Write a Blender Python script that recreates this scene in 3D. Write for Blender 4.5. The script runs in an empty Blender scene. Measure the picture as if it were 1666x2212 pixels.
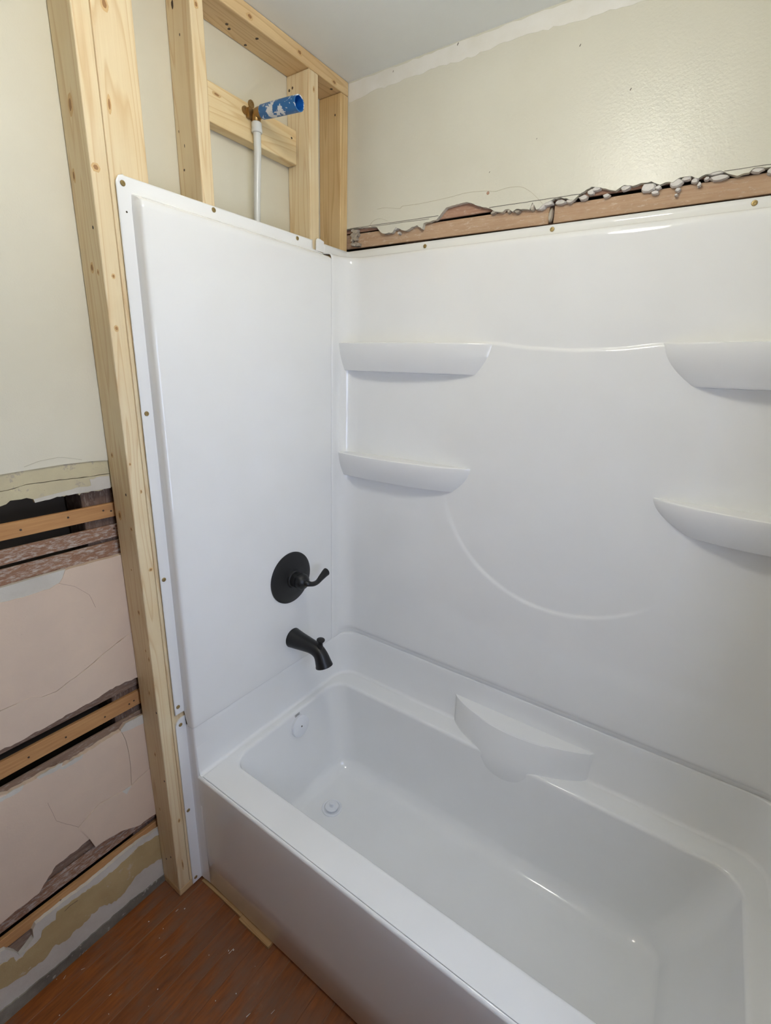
import bpy, bmesh, math, random
from mathutils import Vector
random.seed(7)
S = bpy.context.scene
COL = S.collection

# ------------------------------------------------------------------ camera, sky, exposure
cam_d = bpy.data.cameras.new('camera')
cam_d.sensor_fit = 'HORIZONTAL'
cam_d.sensor_width = 36.0
cam_d.lens = 1031.63 * 36.0 / 1666.0
cam_d.clip_start = 0.02
cam = bpy.data.objects.new('camera', cam_d)
cam.location = (1.1603, -1.4314, 1.6826)
cam.rotation_euler = (1.2815, -0.0324, 0.6026)
COL.objects.link(cam)
S.camera = cam

W = bpy.data.worlds.new('daylight')
S.world = W
W.use_nodes = True
W.node_tree.nodes['Background'].inputs[0].default_value = (0.607, 0.72, 1.0, 1)
W.node_tree.nodes['Background'].inputs[1].default_value = 8.8

WIN = (-1.42, -0.80, 0.80, 1.92)      # window opening: y0, y1, z0, z1 in the right wall
pl = bpy.data.lights.new('window_portal', 'AREA')
pl.shape = 'RECTANGLE'
pl.size = WIN[3] - WIN[2]
pl.size_y = WIN[1] - WIN[0]
pl.cycles.is_portal = True
po = bpy.data.objects.new('window_portal', pl)
po.location = (1.635, (WIN[0] + WIN[1]) / 2, (WIN[2] + WIN[3]) / 2)
po.rotation_euler = (0, math.radians(90), 0)
COL.objects.link(po)

LAMP_POS = (0.76, -0.92, 2.55)
LAMP_EMIT = 30.0
LAMP_COL = (1.0, 0.98, 0.895, 1)

S.view_settings.view_transform = 'Standard'
S.view_settings.look = 'None'
S.view_settings.gamma = 1.0
S.view_settings.use_curve_mapping = False
S.view_settings.exposure = 0.0
S.cycles.max_bounces = 6
S.cycles.diffuse_bounces = 4
S.cycles.glossy_bounces = 3
S.cycles.caustics_reflective = False
S.cycles.caustics_refractive = False
S.cycles.use_adaptive_sampling = True
S.cycles.adaptive_threshold = 0.3
S.cycles.sample_clamp_indirect = 6.0

# ------------------------------------------------------------------ materials
def lin(r, g, b):
    f = lambda c: (c / 255 / 12.92) if c / 255 <= 0.04045 else ((c / 255 + 0.055) / 1.055) ** 2.4
    return (f(r), f(g), f(b), 1.0)

class NT:
    def __init__(s, name):
        s.m = bpy.data.materials.new(name)
        s.m.use_nodes = True
        s.t = s.m.node_tree
        s.b = s.t.nodes['Principled BSDF']
    def n(s, kind, **kw):
        x = s.t.nodes.new(kind)
        for k, v in kw.items():
            setattr(x, k, v)
        return x
    def l(s, a, b):
        s.t.links.new(a, b)
    def coords(s, scale, rnd=True):
        tc = s.n('ShaderNodeTexCoord')
        mp = s.n('ShaderNodeMapping')
        mp.inputs['Scale'].default_value = scale
        s.l(tc.outputs['Object'], mp.inputs['Vector'])
        if rnd:
            oi = s.n('ShaderNodeObjectInfo')
            mm = s.n('ShaderNodeMath', operation='MULTIPLY')
            mm.inputs[1].default_value = 37.0
            s.l(oi.outputs['Random'], mm.inputs[0])
            s.l(mm.outputs[0], mp.inputs['Location'])
        return mp.outputs['Vector']
    def noise(s, vec, scale, detail=4.0, rough=0.55, dist=0.0):
        x = s.n('ShaderNodeTexNoise')
        x.inputs['Scale'].default_value = scale
        x.inputs['Detail'].default_value = detail
        x.inputs['Roughness'].default_value = rough
        x.inputs['Distortion'].default_value = dist
        s.l(vec, x.inputs['Vector'])
        return x.outputs['Fac']
    def ramp(s, fac, stops):
        x = s.n('ShaderNodeValToRGB')
        e = x.color_ramp.elements
        while len(e) < len(stops):
            e.new(0.5)
        for i, (p, c) in enumerate(stops):
            e[i].position = p
            e[i].color = c if len(c) == 4 else (*c, 1)
        s.l(fac, x.inputs['Fac'])
        return x.outputs['Color']
    def mix(s, fac, a, b, mode='MIX'):
        x = s.n('ShaderNodeMix', data_type='RGBA', blend_type=mode)
        for sock, val in ((x.inputs[0], fac), (x.inputs[6], a), (x.inputs[7], b)):
            if hasattr(val, 'links'):
                s.l(val, sock)
            else:
                sock.default_value = val
        return x.outputs[2]
    def bump(s, h, strength, dist=0.002):
        x = s.n('ShaderNodeBump')
        x.inputs['Strength'].default_value = strength
        x.inputs['Distance'].default_value = dist
        s.l(h, x.inputs['Height'])
        s.l(x.outputs['Normal'], s.b.inputs['Normal'])
    def base(s, c):
        if hasattr(c, 'links'):
            s.l(c, s.b.inputs['Base Color'])
        else:
            s.b.inputs['Base Color'].default_value = c
    def rough(s, r):
        if hasattr(r, 'links'):
            s.l(r, s.b.inputs['Roughness'])
        else:
            s.b.inputs['Roughness'].default_value = r

G0 = (0, 0, 0, 1); G1 = (1, 1, 1, 1)

def m_plain(name, c, rough=0.5, metal=0.0):
    k = NT(name); k.base(c); k.rough(rough); k.b.inputs['Metallic'].default_value = metal
    return k.m

def m_gloss(name, c, rough):
    k = NT(name)
    v = k.coords((1, 1, 1), False)
    n = k.noise(v, 9.0, 1.0)
    k.base(k.mix(n, c, (c[0] * 0.97, c[1] * 0.965, c[2] * 0.95, 1)))
    k.rough(rough)
    return k.m

def m_paint(name, c, c2, rough=0.38, bump=0.25, scale=260.0):
    k = NT(name)
    v = k.coords((1, 1, 1), False)
    n = k.noise(v, 2.5, 5.0)
    k.base(k.mix(k.ramp(n, [(0.35, G0), (0.68, G1)]), c, c2))
    k.rough(rough)
    k.bump(k.noise(v, scale, 3.0, 0.6), bump, 0.0015)
    return k.m

def m_pine(name, axis, light, mid, dark, rough=0.55):
    """pine grain running along one axis of the object"""
    k = NT(name)
    lo = {'x': 0, 'y': 1, 'z': 2}[axis]
    sc = [1.0, 1.0, 1.0]; sc[lo] = 0.07
    v = k.coords(tuple(sc))
    w = k.n('ShaderNodeTexNoise')
    w.inputs['Scale'].default_value = 11.0; w.inputs['Detail'].default_value = 2.0
    w.inputs['Distortion'].default_value = 0.35
    k.l(v, w.inputs['Vector'])
    # growth rings: fractional part of a stretched noise field
    mu = k.n('ShaderNodeMath', operation='MULTIPLY'); mu.inputs[1].default_value = 13.0
    k.l(w.outputs['Fac'], mu.inputs[0])
    fr = k.n('ShaderNodeMath', operation='FRACT'); k.l(mu.outputs[0], fr.inputs[0])
    rings = k.ramp(fr.outputs[0], [(0.0, G0), (0.62, (0.25, 0.25, 0.25, 1)), (0.86, G1), (1.0, G0)])
    sc2 = [1.0, 1.0, 1.0]; sc2[lo] = 0.02
    v2 = k.coords(tuple(sc2))
    fine = k.ramp(k.noise(v2, 330.0, 3.0, 0.6), [(0.35, G0), (0.75, G1)])
    v3 = k.coords((1, 1, 1))
    blot = k.ramp(k.noise(v3, 5.0, 3.0), [(0.35, G0), (0.7, G1)])
    c = k.mix(blot, light, mid)
    mr = k.n('ShaderNodeMath', operation='MULTIPLY'); mr.inputs[1].default_value = 0.55
    k.l(rings, mr.inputs[0])
    c = k.mix(mr.outputs[0], c, dark)
    mf = k.n('ShaderNodeMath', operation='MULTIPLY'); mf.inputs[1].default_value = 0.16
    k.l(fine, mf.inputs[0])
    c = k.mix(mf.outputs[0], c, dark)
    k.base(c); k.rough(rough)
    k.bump(fine, 0.12, 0.001)
    return k.m

def m_lath(name, axis, c1, c2, white, amount):
    """old lath: brown wood with streaks of plaster still stuck on it"""
    k = NT(name)
    lo = {'x': 0, 'y': 1, 'z': 2}[axis]
    sc = [1.0, 1.0, 1.0]; sc[lo] = 0.06
    v = k.coords(tuple(sc))
    g = k.ramp(k.noise(v, 160.0, 4.0, 0.6), [(0.3, G0), (0.7, G1)])
    c = k.mix(g, c1, c2)
    sc2 = [1.0, 1.0, 1.0]; sc2[lo] = 0.28
    v2 = k.coords(tuple(sc2))
    p = k.ramp(k.noise(v2, 165.0, 7.0, 0.75, 0.3), [(0.54 - amount * 0.2, G0), (0.70 - amount * 0.2, (0.85, 0.85, 0.85, 1))])
    k.base(k.mix(p, c, white)); k.rough(0.85)
    k.bump(p, 0.3, 0.0015)
    return k.m

def m_plaster(name, c, c2, white=None, wamt=0.0, rough=0.8, bump=0.15):
    k = NT(name)
    v = k.coords((1, 1, 1), False)
    n = k.ramp(k.noise(v, 6.0, 6.0, 0.6), [(0.36, G0), (0.66, G1)])
    c0 = k.mix(n, c, c2)
    if white:
        p = k.ramp(k.noise(v, 26.0, 6.0, 0.7, 0.4), [(0.66 - wamt * 0.2, G0), (0.70 - wamt * 0.2, G1)])
        c0 = k.mix(p, c0, white)
    sp = k.ramp(k.noise(v, 190.0, 2.0), [(0.74, G0), (0.80, (0.5, 0.5, 0.5, 1))])
    c0 = k.mix(sp, c0, (c[0] * 0.55, c[1] * 0.5, c[2] * 0.45, 1))
    k.base(c0); k.rough(rough)
    k.bump(k.noise(v, 120.0, 5.0, 0.65), bump, 0.002)
    return k.m

def m_floor(name):
    k = NT(name)
    v0 = k.coords((1, 0.12, 1))
    g = k.ramp(k.noise(v0, 120.0, 4.0, 0.6), [(0.3, G0), (0.7, G1)])
    c = k.mix(g, lin(148, 84, 32), lin(114, 61, 22))
    v = k.coords((1, 0.55, 1), False)
    wear = k.ramp(k.noise(v, 6.5, 7.0, 0.62, 0.4), [(0.47, G0), (0.62, G1)])
    c = k.mix(wear, c, lin(118, 86, 66))
    v3 = k.coords((1, 0.5, 1))
    worn2 = k.ramp(k.noise(v3, 30.0, 6.0, 0.75), [(0.62, G0), (0.76, (0.55, 0.55, 0.55, 1))])
    c = k.mix(worn2, c, lin(140, 108, 84))
    oi = k.n('ShaderNodeObjectInfo')
    tint = k.ramp(oi.outputs['Random'], [(0.0, (0.88, 0.87, 0.86, 1)), (1.0, (1.08, 1.06, 1.04, 1))])
    c = k.mix(1.0, c, tint, 'MULTIPLY')
    k.base(c)
    r = k.ramp(k.noise(v, 20.0, 5.0), [(0.3, (0.30, 0.30, 0.30, 1)), (0.7, (0.6, 0.6, 0.6, 1))])
    k.rough(r)
    k.bump(k.noise(v0, 90.0, 4.0), 0.12, 0.001)
    return k.m

M = {}
M['tub'] = m_gloss('white_acrylic_tub', (0.885, 0.885, 0.875, 1), 0.055)
M['panel'] = m_gloss('white_fibreglass_panel', (0.885, 0.882, 0.868, 1), 0.055)
M['whiteplastic'] = m_plain('white_plastic', (0.84, 0.85, 0.87, 1), 0.3)
M['cream'] = m_paint('cream_wall_paint', lin(222, 219, 204), lin(216, 212, 195), 0.27, 0.55, 150.0)
M['creamsat'] = m_paint('cream_wall_paint_left', lin(224, 218, 198), lin(216, 209, 187), 0.5, 0.15)
M['ceil'] = m_paint('ceiling_paint', lin(238, 240, 236), lin(233, 234, 228), 0.7, 0.2)
M['comp'] = m_plaster('joint_compound', lin(236, 234, 228), lin(226, 222, 210), rough=0.75, bump=0.3)
PL = lin(234, 217, 180), lin(227, 205, 163), lin(204, 166, 114)
M['pine_z'] = m_pine('pine_stud_grain', 'z', *PL)
M['pine_z2'] = m_pine('pine_stud_grain_honey', 'z', lin(228, 200, 150), lin(216, 184, 130), lin(188, 146, 92))
M['pine_y'] = m_pine('pine_plate_grain', 'y', lin(228, 200, 152), lin(216, 182, 132), lin(186, 144, 94))
M['pine_yb'] = m_pine('pine_blocking_grain', 'y', lin(240, 220, 176), lin(232, 206, 156), lin(208, 168, 108))
M['pine_x'] = m_pine('shim_grain', 'x', lin(186, 150, 102), lin(170, 132, 84), lin(140, 102, 60))
M['knot'] = m_plain('knot_brown', lin(158, 116, 72), 0.6)
M['knotrim'] = m_plain('knot_halo', lin(212, 176, 124), 0.6)
M['hole'] = m_plain('nail_head_dark', lin(70, 52, 36), 0.5)
M['lath_orange'] = m_lath('lath_orange', 'y', lin(198, 150, 98), lin(178, 128, 80), lin(206, 164, 114), -0.6)
M['lath_brown'] = m_lath('lath_brown_plastered', 'y', lin(158, 120, 94), lin(134, 96, 72), lin(200, 190, 178), 0.35)
M['lath_dull'] = m_lath('lath_dull_brown', 'y', lin(148, 122, 102), lin(120, 94, 76), lin(176, 164, 152), 0.1)
M['lath_back'] = m_lath('lath_back_wall', 'x', lin(198, 168, 138), lin(182, 148, 118), lin(222, 204, 182), 0.0)
M['lath_red'] = m_lath('lath_back_wall_reddish', 'x', lin(184, 146, 122), lin(166, 126, 104), lin(206, 186, 168), 0.0)
M['cavity'] = m_plain('dark_cavity_boards', lin(84, 74, 62), 0.9)
M['oldstud'] = m_lath('old_stud_brown', 'z', lin(122, 98, 82), lin(92, 72, 60), lin(160, 146, 132), 0.1)
M['pink'] = m_plaster('pink_plaster', lin(222, 199, 176), lin(214, 192, 171))
M['yellow'] = m_plaster('old_yellow_plaster', lin(208, 197, 160), lin(192, 180, 148), lin(180, 168, 146), 0.3, bump=0.5)
M['white'] = m_plaster('white_plaster_undercoat', lin(216, 210, 198), lin(198, 191, 178), bump=0.4)
M['tan'] = m_plaster('tan_stained_plaster', lin(192, 170, 124), lin(174, 150, 104), lin(196, 182, 150), 0.25, bump=0.4)
M['grey'] = m_plaster('grey_base_plaster', lin(150, 144, 130), lin(98, 92, 82), lin(176, 170, 158), 0.4, bump=0.8)
M['chunk'] = m_plaster('broken_plaster', lin(226, 222, 216), lin(204, 196, 186), bump=0.5)
M['rubble'] = m_plaster('rough_plaster_residue', lin(196, 186, 170), lin(150, 138, 122), lin(214, 206, 194), 0.3, bump=0.9)
M['pencil'] = m_plain('pencil_mark', lin(96, 90, 80), 0.6)
M['hair'] = m_plain('hairline_crack', lin(180, 170, 144), 0.8)
M['crack'] = m_plain('crack_dark', lin(176, 148, 132), 0.9)
M['black'] = m_plain('matte_black_metal', (0.005, 0.005, 0.0055, 1), 0.42)
M['screw'] = m_plain('brass_screw', lin(168, 146, 100), 0.35, 0.8)
M['screwdark'] = m_plain('screw_recess', lin(72, 62, 44), 0.5, 0.5)
M['brass'] = m_plain('brass_fitting', lin(158, 128, 84), 0.32, 0.85)
M['floor'] = m_floor('worn_varnished_boards')
M['sub'] = m_plain('dust_in_the_seams', lin(134, 106, 82), 0.9)
M['frame'] = m_plain('white_window_paint', lin(226, 224, 216), 0.4)
M['ink'] = m_plain('grey_print', lin(120, 120, 118), 0.6)

k = NT('translucent_pex'); k.base(lin(214, 214, 208)); k.rough(0.18)
k.b.inputs['Subsurface Weight'].default_value = 0.0
M['pex'] = k.m
k = NT('blue_pipe_with_white_smears')
v = k.coords((1, 1, 1), False)
p = k.ramp(k.noise(v, 42.0, 5.0, 0.65, 0.6), [(0.55, G0), (0.58, G1)])
k.base(k.mix(p, lin(34, 100, 158), lin(216, 218, 218))); k.rough(0.35)
M['blue'] = k.m
M['bluein'] = m_plain('blue_pipe_inside', lin(24, 96, 176), 0.45)

k = NT('window_glass')
tr = k.n('ShaderNodeBsdfTransparent'); gl = k.n('ShaderNodeBsdfGlossy'); mx = k.n('ShaderNodeMixShader')
gl.inputs['Roughness'].default_value = 0.02
mx.inputs[0].default_value = 0.06
k.l(tr.outputs[0], mx.inputs[1]); k.l(gl.outputs[0], mx.inputs[2])
k.l(mx.outputs[0], k.t.nodes['Material Output'].inputs['Surface'])
M['glass'] = k.m
k = NT('lit_lamp_glass'); k.base((0.9, 0.88, 0.82, 1))
k.b.inputs['Emission Color'].default_value = LAMP_COL
k.b.inputs['Emission Strength'].default_value = LAMP_EMIT
M['lamp'] = k.m

# ------------------------------------------------------------------ mesh helpers
def link(name, verts, faces, mat, parent=None, smooth=False, base=None):
    """a mesh given in world coordinates; parented so that it stays there"""
    me = bpy.data.meshes.new(name)
    b = base or (0, 0, 0)
    me.from_pydata([(x - b[0], y - b[1], z - b[2]) for x, y, z in verts], [], faces)
    me.update()
    bm = bmesh.new(); bm.from_mesh(me)
    bmesh.ops.recalc_face_normals(bm, faces=bm.faces)
    bm.to_mesh(me); bm.free()
    if mat:
        me.materials.append(M[mat])
    if smooth:
        for p in me.polygons:
            p.use_smooth = True
    o = bpy.data.objects.new(name, me)
    COL.objects.link(o)
    o.location = b
    if parent:
        o.parent = parent
        w = wloc(parent)
        o.location = (b[0] - w[0], b[1] - w[1], b[2] - w[2])
    return o

def wloc(o):
    v = Vector(o.location)
    while o.parent:
        o = o.parent
        v += Vector(o.location)
    return v

def empty(name, loc, label, cat, group=None):
    o = bpy.data.objects.new(name, None)
    o.empty_display_size = 0.1
    COL.objects.link(o)
    o.location = loc
    return tag(o, label, cat, group)

def tag(o, label, cat, group=None):
    o['label'] = label; o['category'] = cat
    if group:
        o['group'] = group
    return o

def struct(o, label=None):
    o['kind'] = 'structure'
    if label:
        o['label'] = label
    return o

def copy_to(src, parent, loc, rot=None):
    """a copy of a part (sharing its mesh) at a world place"""
    o = src.copy(); COL.objects.link(o)
    o.parent = parent
    w = wloc(parent)
    o.location = (loc[0] - w[0], loc[1] - w[1], loc[2] - w[2])
    if rot:
        o.rotation_euler = rot
    return o

def box_vf(x0, x1, y0, y1, z0, z1, off=0):
    v = [(x0, y0, z0), (x1, y0, z0), (x1, y1, z0), (x0, y1, z0), (x0, y0, z1), (x1, y0, z1), (x1, y1, z1), (x0, y1, z1)]
    f = [(0, 3, 2, 1), (4, 5, 6, 7), (0, 1, 5, 4), (1, 2, 6, 5), (2, 3, 7, 6), (3, 0, 4, 7)]
    return v, [tuple(i + off for i in q) for q in f]

def boxes(name, lst, mat, parent=None, base=None):
    V, F = [], []
    for b in lst:
        v, f = box_vf(*b, off=len(V)); V += v; F += f
    return link(name, V, F, mat, parent, base=base)

def bbox(name, x0, x1, y0, y1, z0, z1, bev, mat, parent=None, base=None, segs=2):
    o = boxes(name, [(x0, x1, y0, y1, z0, z1)], mat, parent, base)
    bm = bmesh.new(); bm.from_mesh(o.data)
    bmesh.ops.bevel(bm, geom=bm.edges[:], offset=bev, segments=segs, affect='EDGES', profile=0.5)
    bm.to_mesh(o.data); bm.free()
    for p in o.data.polygons:
        p.use_smooth = False
    return o

def slab(name, poly, ax, a, b, mat, parent=None, bev=0.0):
    """polygon in the (y,z) plane (ax='x') or (x,z) plane (ax='y'), extruded from a (face) to b (back)"""
    n = len(poly)
    P = lambda p, t: (t, p[0], p[1]) if ax == 'x' else (p[0], t, p[1])
    V = [P(p, a) for p in poly] + [P(p, b) for p in poly]
    F = [tuple(range(n)), tuple(range(2 * n - 1, n - 1, -1))]
    for i in range(n):
        j = (i + 1) % n
        F.append((i, j, n + j, n + i))
    return link(name, V, F, mat, parent)

def jag(pts, amp, step=0.012):
    """subdivide a polyline and roughen it"""
    out = [pts[0]]
    for p, q in zip(pts, pts[1:]):
        d = math.hypot(q[0] - p[0], q[1] - p[1])
        n = max(1, int(d / step))
        for i in range(1, n + 1):
            t = i / n
            r = amp if i < n else amp * 0.3
            out.append((p[0] + (q[0] - p[0]) * t + random.uniform(-r, r) * 0.3, p[1] + (q[1] - p[1]) * t + random.uniform(-r, r)))
    return out

def lathe(name, prof, origin, axis, mat, parent=None, segs=40, smooth=True, cap=True):
    """profile of (radius, height) turned about an axis direction from origin"""
    a = Vector(axis).normalized()
    u = a.orthogonal().normalized(); w = a.cross(u)
    V, F = [], []
    for r, h in prof:
        for i in range(segs):
            t = 2 * math.pi * i / segs
            V.append(tuple(Vector(origin) + a * h + (u * math.cos(t) + w * math.sin(t)) * r))
    for k in range(len(prof) - 1):
        for i in range(segs):
            j = (i + 1) % segs
            F.append((k * segs + i, k * segs + j, (k + 1) * segs + j, (k + 1) * segs + i))
    if cap:
        F.append(tuple(range(segs))); F.append(tuple(range((len(prof) - 1) * segs, len(prof) * segs)))
    o = link(name, V, F, mat, parent, smooth)
    sharpen(o, 40)
    return o

def sharpen(o, deg):
    """smooth shading that keeps edges above an angle crisp"""
    bm = bmesh.new(); bm.from_mesh(o.data)
    lim = math.radians(deg)
    for e in bm.edges:
        if len(e.link_faces) == 2 and e.calc_face_angle(0) > lim:
            e.smooth = False
    for f in bm.faces:
        f.smooth = True
    bm.to_mesh(o.data); bm.free()

def tube(name, path, radii, mat, parent=None, segs=20, flat=1.0, caps=True, closed_hole=None):
    """circular sections swept along a path"""
    P = [Vector(p) for p in path]
    V, F = [], []
    t0 = (P[1] - P[0]).normalized()
    u = t0.orthogonal().normalized()
    for i, p in enumerate(P):
        t = (P[min(i + 1, len(P) - 1)] - P[max(i - 1, 0)]).normalized()
        u = (u - t * u.dot(t)).normalized()
        w = t.cross(u)
        for k in range(segs):
            a = 2 * math.pi * k / segs
            V.append(tuple(p + (u * math.cos(a) + w * math.sin(a) * flat) * radii[i]))
    for i in range(len(P) - 1):
        for k in range(segs):
            j = (k + 1) % segs
            F.append((i * segs + k, i * segs + j, (i + 1) * segs + j, (i + 1) * segs + k))
    if caps:
        F.append(tuple(range(segs))); F.append(tuple(range((len(P) - 1) * segs, len(P) * segs)))
    o = link(name, V, F, mat, parent, True)
    sharpen(o, 50)
    return o

def bez(pts, n=24):
    """smooth curve through points (Catmull-Rom)"""
    P = [Vector(p) for p in pts]
    P = [P[0] * 2 - P[1]] + P + [P[-1] * 2 - P[-2]]
    out = []
    for i in range(1, len(P) - 2):
        for k in range(n):
            t = k / n
            a, b, c, d = P[i - 1], P[i], P[i + 1], P[i + 2]
            out.append(0.5 * ((2 * b) + (c - a) * t + (2 * a - 5 * b + 4 * c - d) * t * t + (3 * b - a - 3 * c + d) * t ** 3))
    out.append(P[-2])
    return out

def grid(name, nu, nv, fn, mat, parent=None, thick=0.0):
    V = [fn(i, j) for j in range(nv) for i in range(nu)]
    F = [(j * nu + i, j * nu + i + 1, (j + 1) * nu + i + 1, (j + 1) * nu + i) for j in range(nv - 1) for i in range(nu - 1)]
    me = bpy.data.meshes.new(name); me.from_pydata(V, [], F); me.update()
    me.materials.append(M[mat])
    o = bpy.data.objects.new(name, me); COL.objects.link(o)
    if parent:
        o.parent = parent
        o.location = -wloc(parent)
    sharpen(o, 60)
    if thick:
        s = o.modifiers.new('thickness', 'SOLIDIFY'); s.thickness = abs(thick); s.offset = -1.0 if thick > 0 else 1.0
    return o

def ss(a, b, x):
    t = min(1.0, max(0.0, (x - a) / (b - a)))
    return t * t * (3 - 2 * t)

def lin_range(a, b, n):
    return [a + (b - a) * i / (n - 1) for i in range(n)]

# ------------------------------------------------------------------ room
H = 2.5501                     # ceiling
XW = -0.0925                   # face of the left plaster wall (behind the new studs)
XR = 1.5500                    # right wall face
YF = -2.50                     # wall behind the camera
Z_DECK, Z_TOP = 0.4537, 0.634  # tub deck, top of the tub's upstand
S_IN = 0.040                   # how far the surround stands in from the stud faces
Y_AP = -0.762                  # apron plane

floor = struct(boxes('floor', [(XW - 0.20, XR + 0.15, YF - 0.15, 0.16, -0.06, -0.0016)], 'sub'), 'worn varnished wooden strip floor')
plank0 = None
pw = 0.0575
x = 0.0175 - 2 * pw
i = 0
while x < XR:
    x1 = min(x + pw, XR) - (0.0024 if abs(x + pw - 0.0175) < 1e-6 else random.choice((0.0005, 0.0009, 0.0016)))
    x0 = max(x, XW)
    zt = random.uniform(-0.0005, 0.0)
    bbox('plank', x0, x1, YF, -0.0, -0.0014, zt, 0.0004, 'floor', floor, base=((x0 + x1) / 2, -1.25, 0), segs=1)
    x += pw
ceiling = struct(boxes('ceiling', [(XW - 0.20, XR + 0.15, YF - 0.15, 0.16, H, H + 0.08)], 'ceil'), 'off-white painted plaster ceiling')

# ---- left wall: cream plaster above, broken plaster and lath below
CREAM_BOT = [(-1.0661,1.4389),(-1.0077,1.4412),(-0.9438,1.4438),(-0.8742,1.4428),(-0.839,1.4401)]
YEL_CRACK = [(-1.0723,1.4011),(-1.0463,1.4032),(-1.0204,1.4084),(-0.9897,1.4075),(-0.9655,1.408),(-0.9152,1.4053),(-0.8455,1.4049)]
YEL_BOT = [(-1.0777,1.368),(-1.0644,1.3713),(-1.0562,1.3776),(-1.025,1.3785),(-1.0122,1.3722),(-1.0105,1.3635),(-0.9977,1.3646),(-0.9647,1.3692),(-0.9327,1.3677),(-0.9185,1.3689),(-0.9159,1.3625),(-0.9108,1.3674),(-0.862,1.3662),(-0.8462,1.3694)]
WHITE_BIT = [(-1.0122,1.3722),(-1.0105,1.3635),(-0.9977,1.3646),(-0.9647,1.3692),(-0.9327,1.3677),(-0.9291,1.3807),(-0.886,1.3826),(-0.8875,1.3988),(-0.8442,1.3997)]
LATH1 = [(-1.0799,1.3272),(-0.8372,1.3235),(-1.0863,1.2877),(-0.8356,1.2889)]
LATH2 = [(-1.0897,1.2674),(-0.8325,1.2654),(-1.0958,1.2299),(-0.8327,1.2314)]
LATH3 = [(-1.0968,1.2237),(-0.832,1.2201),(-1.1041,1.1794),(-0.833,1.1788)]
PINK1_TOP = [(-1.1132,1.1515),(-1.0689,1.1474),(-1.014,1.1485),(-0.9908,1.1564),(-0.9825,1.1659),(-0.9747,1.184),(-0.9461,1.1848),(-0.89,1.1836),(-0.8397,1.1833)]
UNDER1_TOP = [(-1.1077,1.1849),(-1.0441,1.1859),(-0.9727,1.1854)]
PINK1_CRACK = [(-1.156,0.8898),(-1.1263,0.8892),(-1.0932,0.8886),(-1.0708,0.8761),(-1.0395,0.8737),(-1.0164,0.8825),(-0.993,0.8889),(-0.9588,0.9015),(-0.9271,0.9159),(-0.8603,0.9417),(-0.8301,0.9524)]
PINK1_BOT = [(-1.1724,0.7898),(-1.1426,0.787),(-1.1001,0.7916),(-1.0798,0.7888),(-1.0471,0.7925),(-0.997,0.7948),(-0.9486,0.7973),(-0.9175,0.8044),(-0.8835,0.8043),(-0.8374,0.7998)]
LATH4B = [(-1.1715,0.7675),(-0.9046,0.7682),(-0.8309,0.764)]
LATH5 = [(-1.1745,0.7488),(-0.8331,0.7455),(-1.1823,0.7012),(-0.8324,0.7018)]
LATH6T = [(-1.1861,0.6784),(-0.833,0.6718)]
PINK2_TOP = [(-1.1921,0.6694),(-1.1743,0.6612),(-1.1468,0.661),(-1.1183,0.6596),(-1.0862,0.6605),(-1.0363,0.6486),(-1.0098,0.6517),(-0.9523,0.6551),(-0.9045,0.6569),(-0.8893,0.6695),(-0.8418,0.6641)]
UNDER2 = [(-0.9045,0.6569),(-0.8893,0.6695),(-0.8418,0.6641),(-0.8444,0.6421),(-0.8728,0.6447)]
PINK2_VCRACK = [(-0.9045,0.6569),(-0.8957,0.6173),(-0.8926,0.5741),(-0.8928,0.5257),(-0.8896,0.4807)]
PINK2_CRACK = [(-1.0285,0.3711),(-1.0502,0.435),(-1.0206,0.4506),(-0.9906,0.4654),(-0.9444,0.4588),(-0.8983,0.4524),(-0.8801,0.4618),(-0.8439,0.4697),(-0.8288,0.4701)]
CHIP2 = [(-0.9269,0.4551),(-0.8988,0.4525),(-0.9153,0.4343)]
PINK2_BOT = [(-1.251,0.3095),(-1.2329,0.3111),(-1.2163,0.3151),(-1.1638,0.3155),(-1.143,0.3378),(-1.1165,0.3624),(-1.0712,0.3648),(-1.0287,0.3706),(-1.0183,0.3301),(-0.9843,0.3283),(-0.939,0.3168),(-0.8894,0.2902),(-0.8616,0.2919),(-0.8337,0.2878)]
LATH78GAP = [(-1.1398,0.3228),(-1.0155,0.3127)]
LATH8B = [(-1.2528,0.2706),(-0.8325,0.2551)]
LATH9 = [(-1.2562,0.25),(-0.8303,0.2419),(-1.2619,0.215),(-0.8301,0.2101)]
BASE_TOP = [(-1.2646,0.2264),(-1.2538,0.2235),(-1.2365,0.188),(-1.2303,0.1675),(-1.2174,0.174),(-1.1955,0.1891),(-1.1939,0.2152),(-1.1847,0.2273),(-1.1494,0.2273),(-1.1069,0.2287),(-1.0572,0.2246),(-1.0156,0.2282),(-0.9719,0.232),(-0.9063,0.2332),(-0.8372,0.2224)]
TAN = [(-1.2708,0.1882),(-1.2424,0.1802),(-1.2412,0.1585),(-1.2043,0.1643),(-1.1805,0.1734),(-1.1753,0.1911),(-1.142,0.1896),(-1.1357,0.2145),(-1.0711,0.2072),(-1.0195,0.1986),(-0.943,0.2056),(-0.9051,0.2145),(-0.8399,0.1979),(-0.8436,0.0959),(-0.8718,0.1073),(-0.9274,0.1131),(-0.9569,0.0921),(-0.9908,0.0823),(-1.0371,0.1112),(-1.0798,0.1029),(-1.1263,0.0938),(-1.162,0.1074),(-1.1904,0.0914),(-1.2434,0.1003),(-1.283,0.114)]
STRIP_TOP = [(-1.2919,0.0454),(-1.2161,0.0392),(-1.146,0.0337),(-1.0592,0.0368),(-0.9637,0.0362),(-0.8399,0.0254)]
CAVSTUD = [(-0.9055,1.3333),(-0.909,1.2604),(-0.9065,1.2218),(-0.9007,0.762),(-0.9011,0.6764)]
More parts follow.
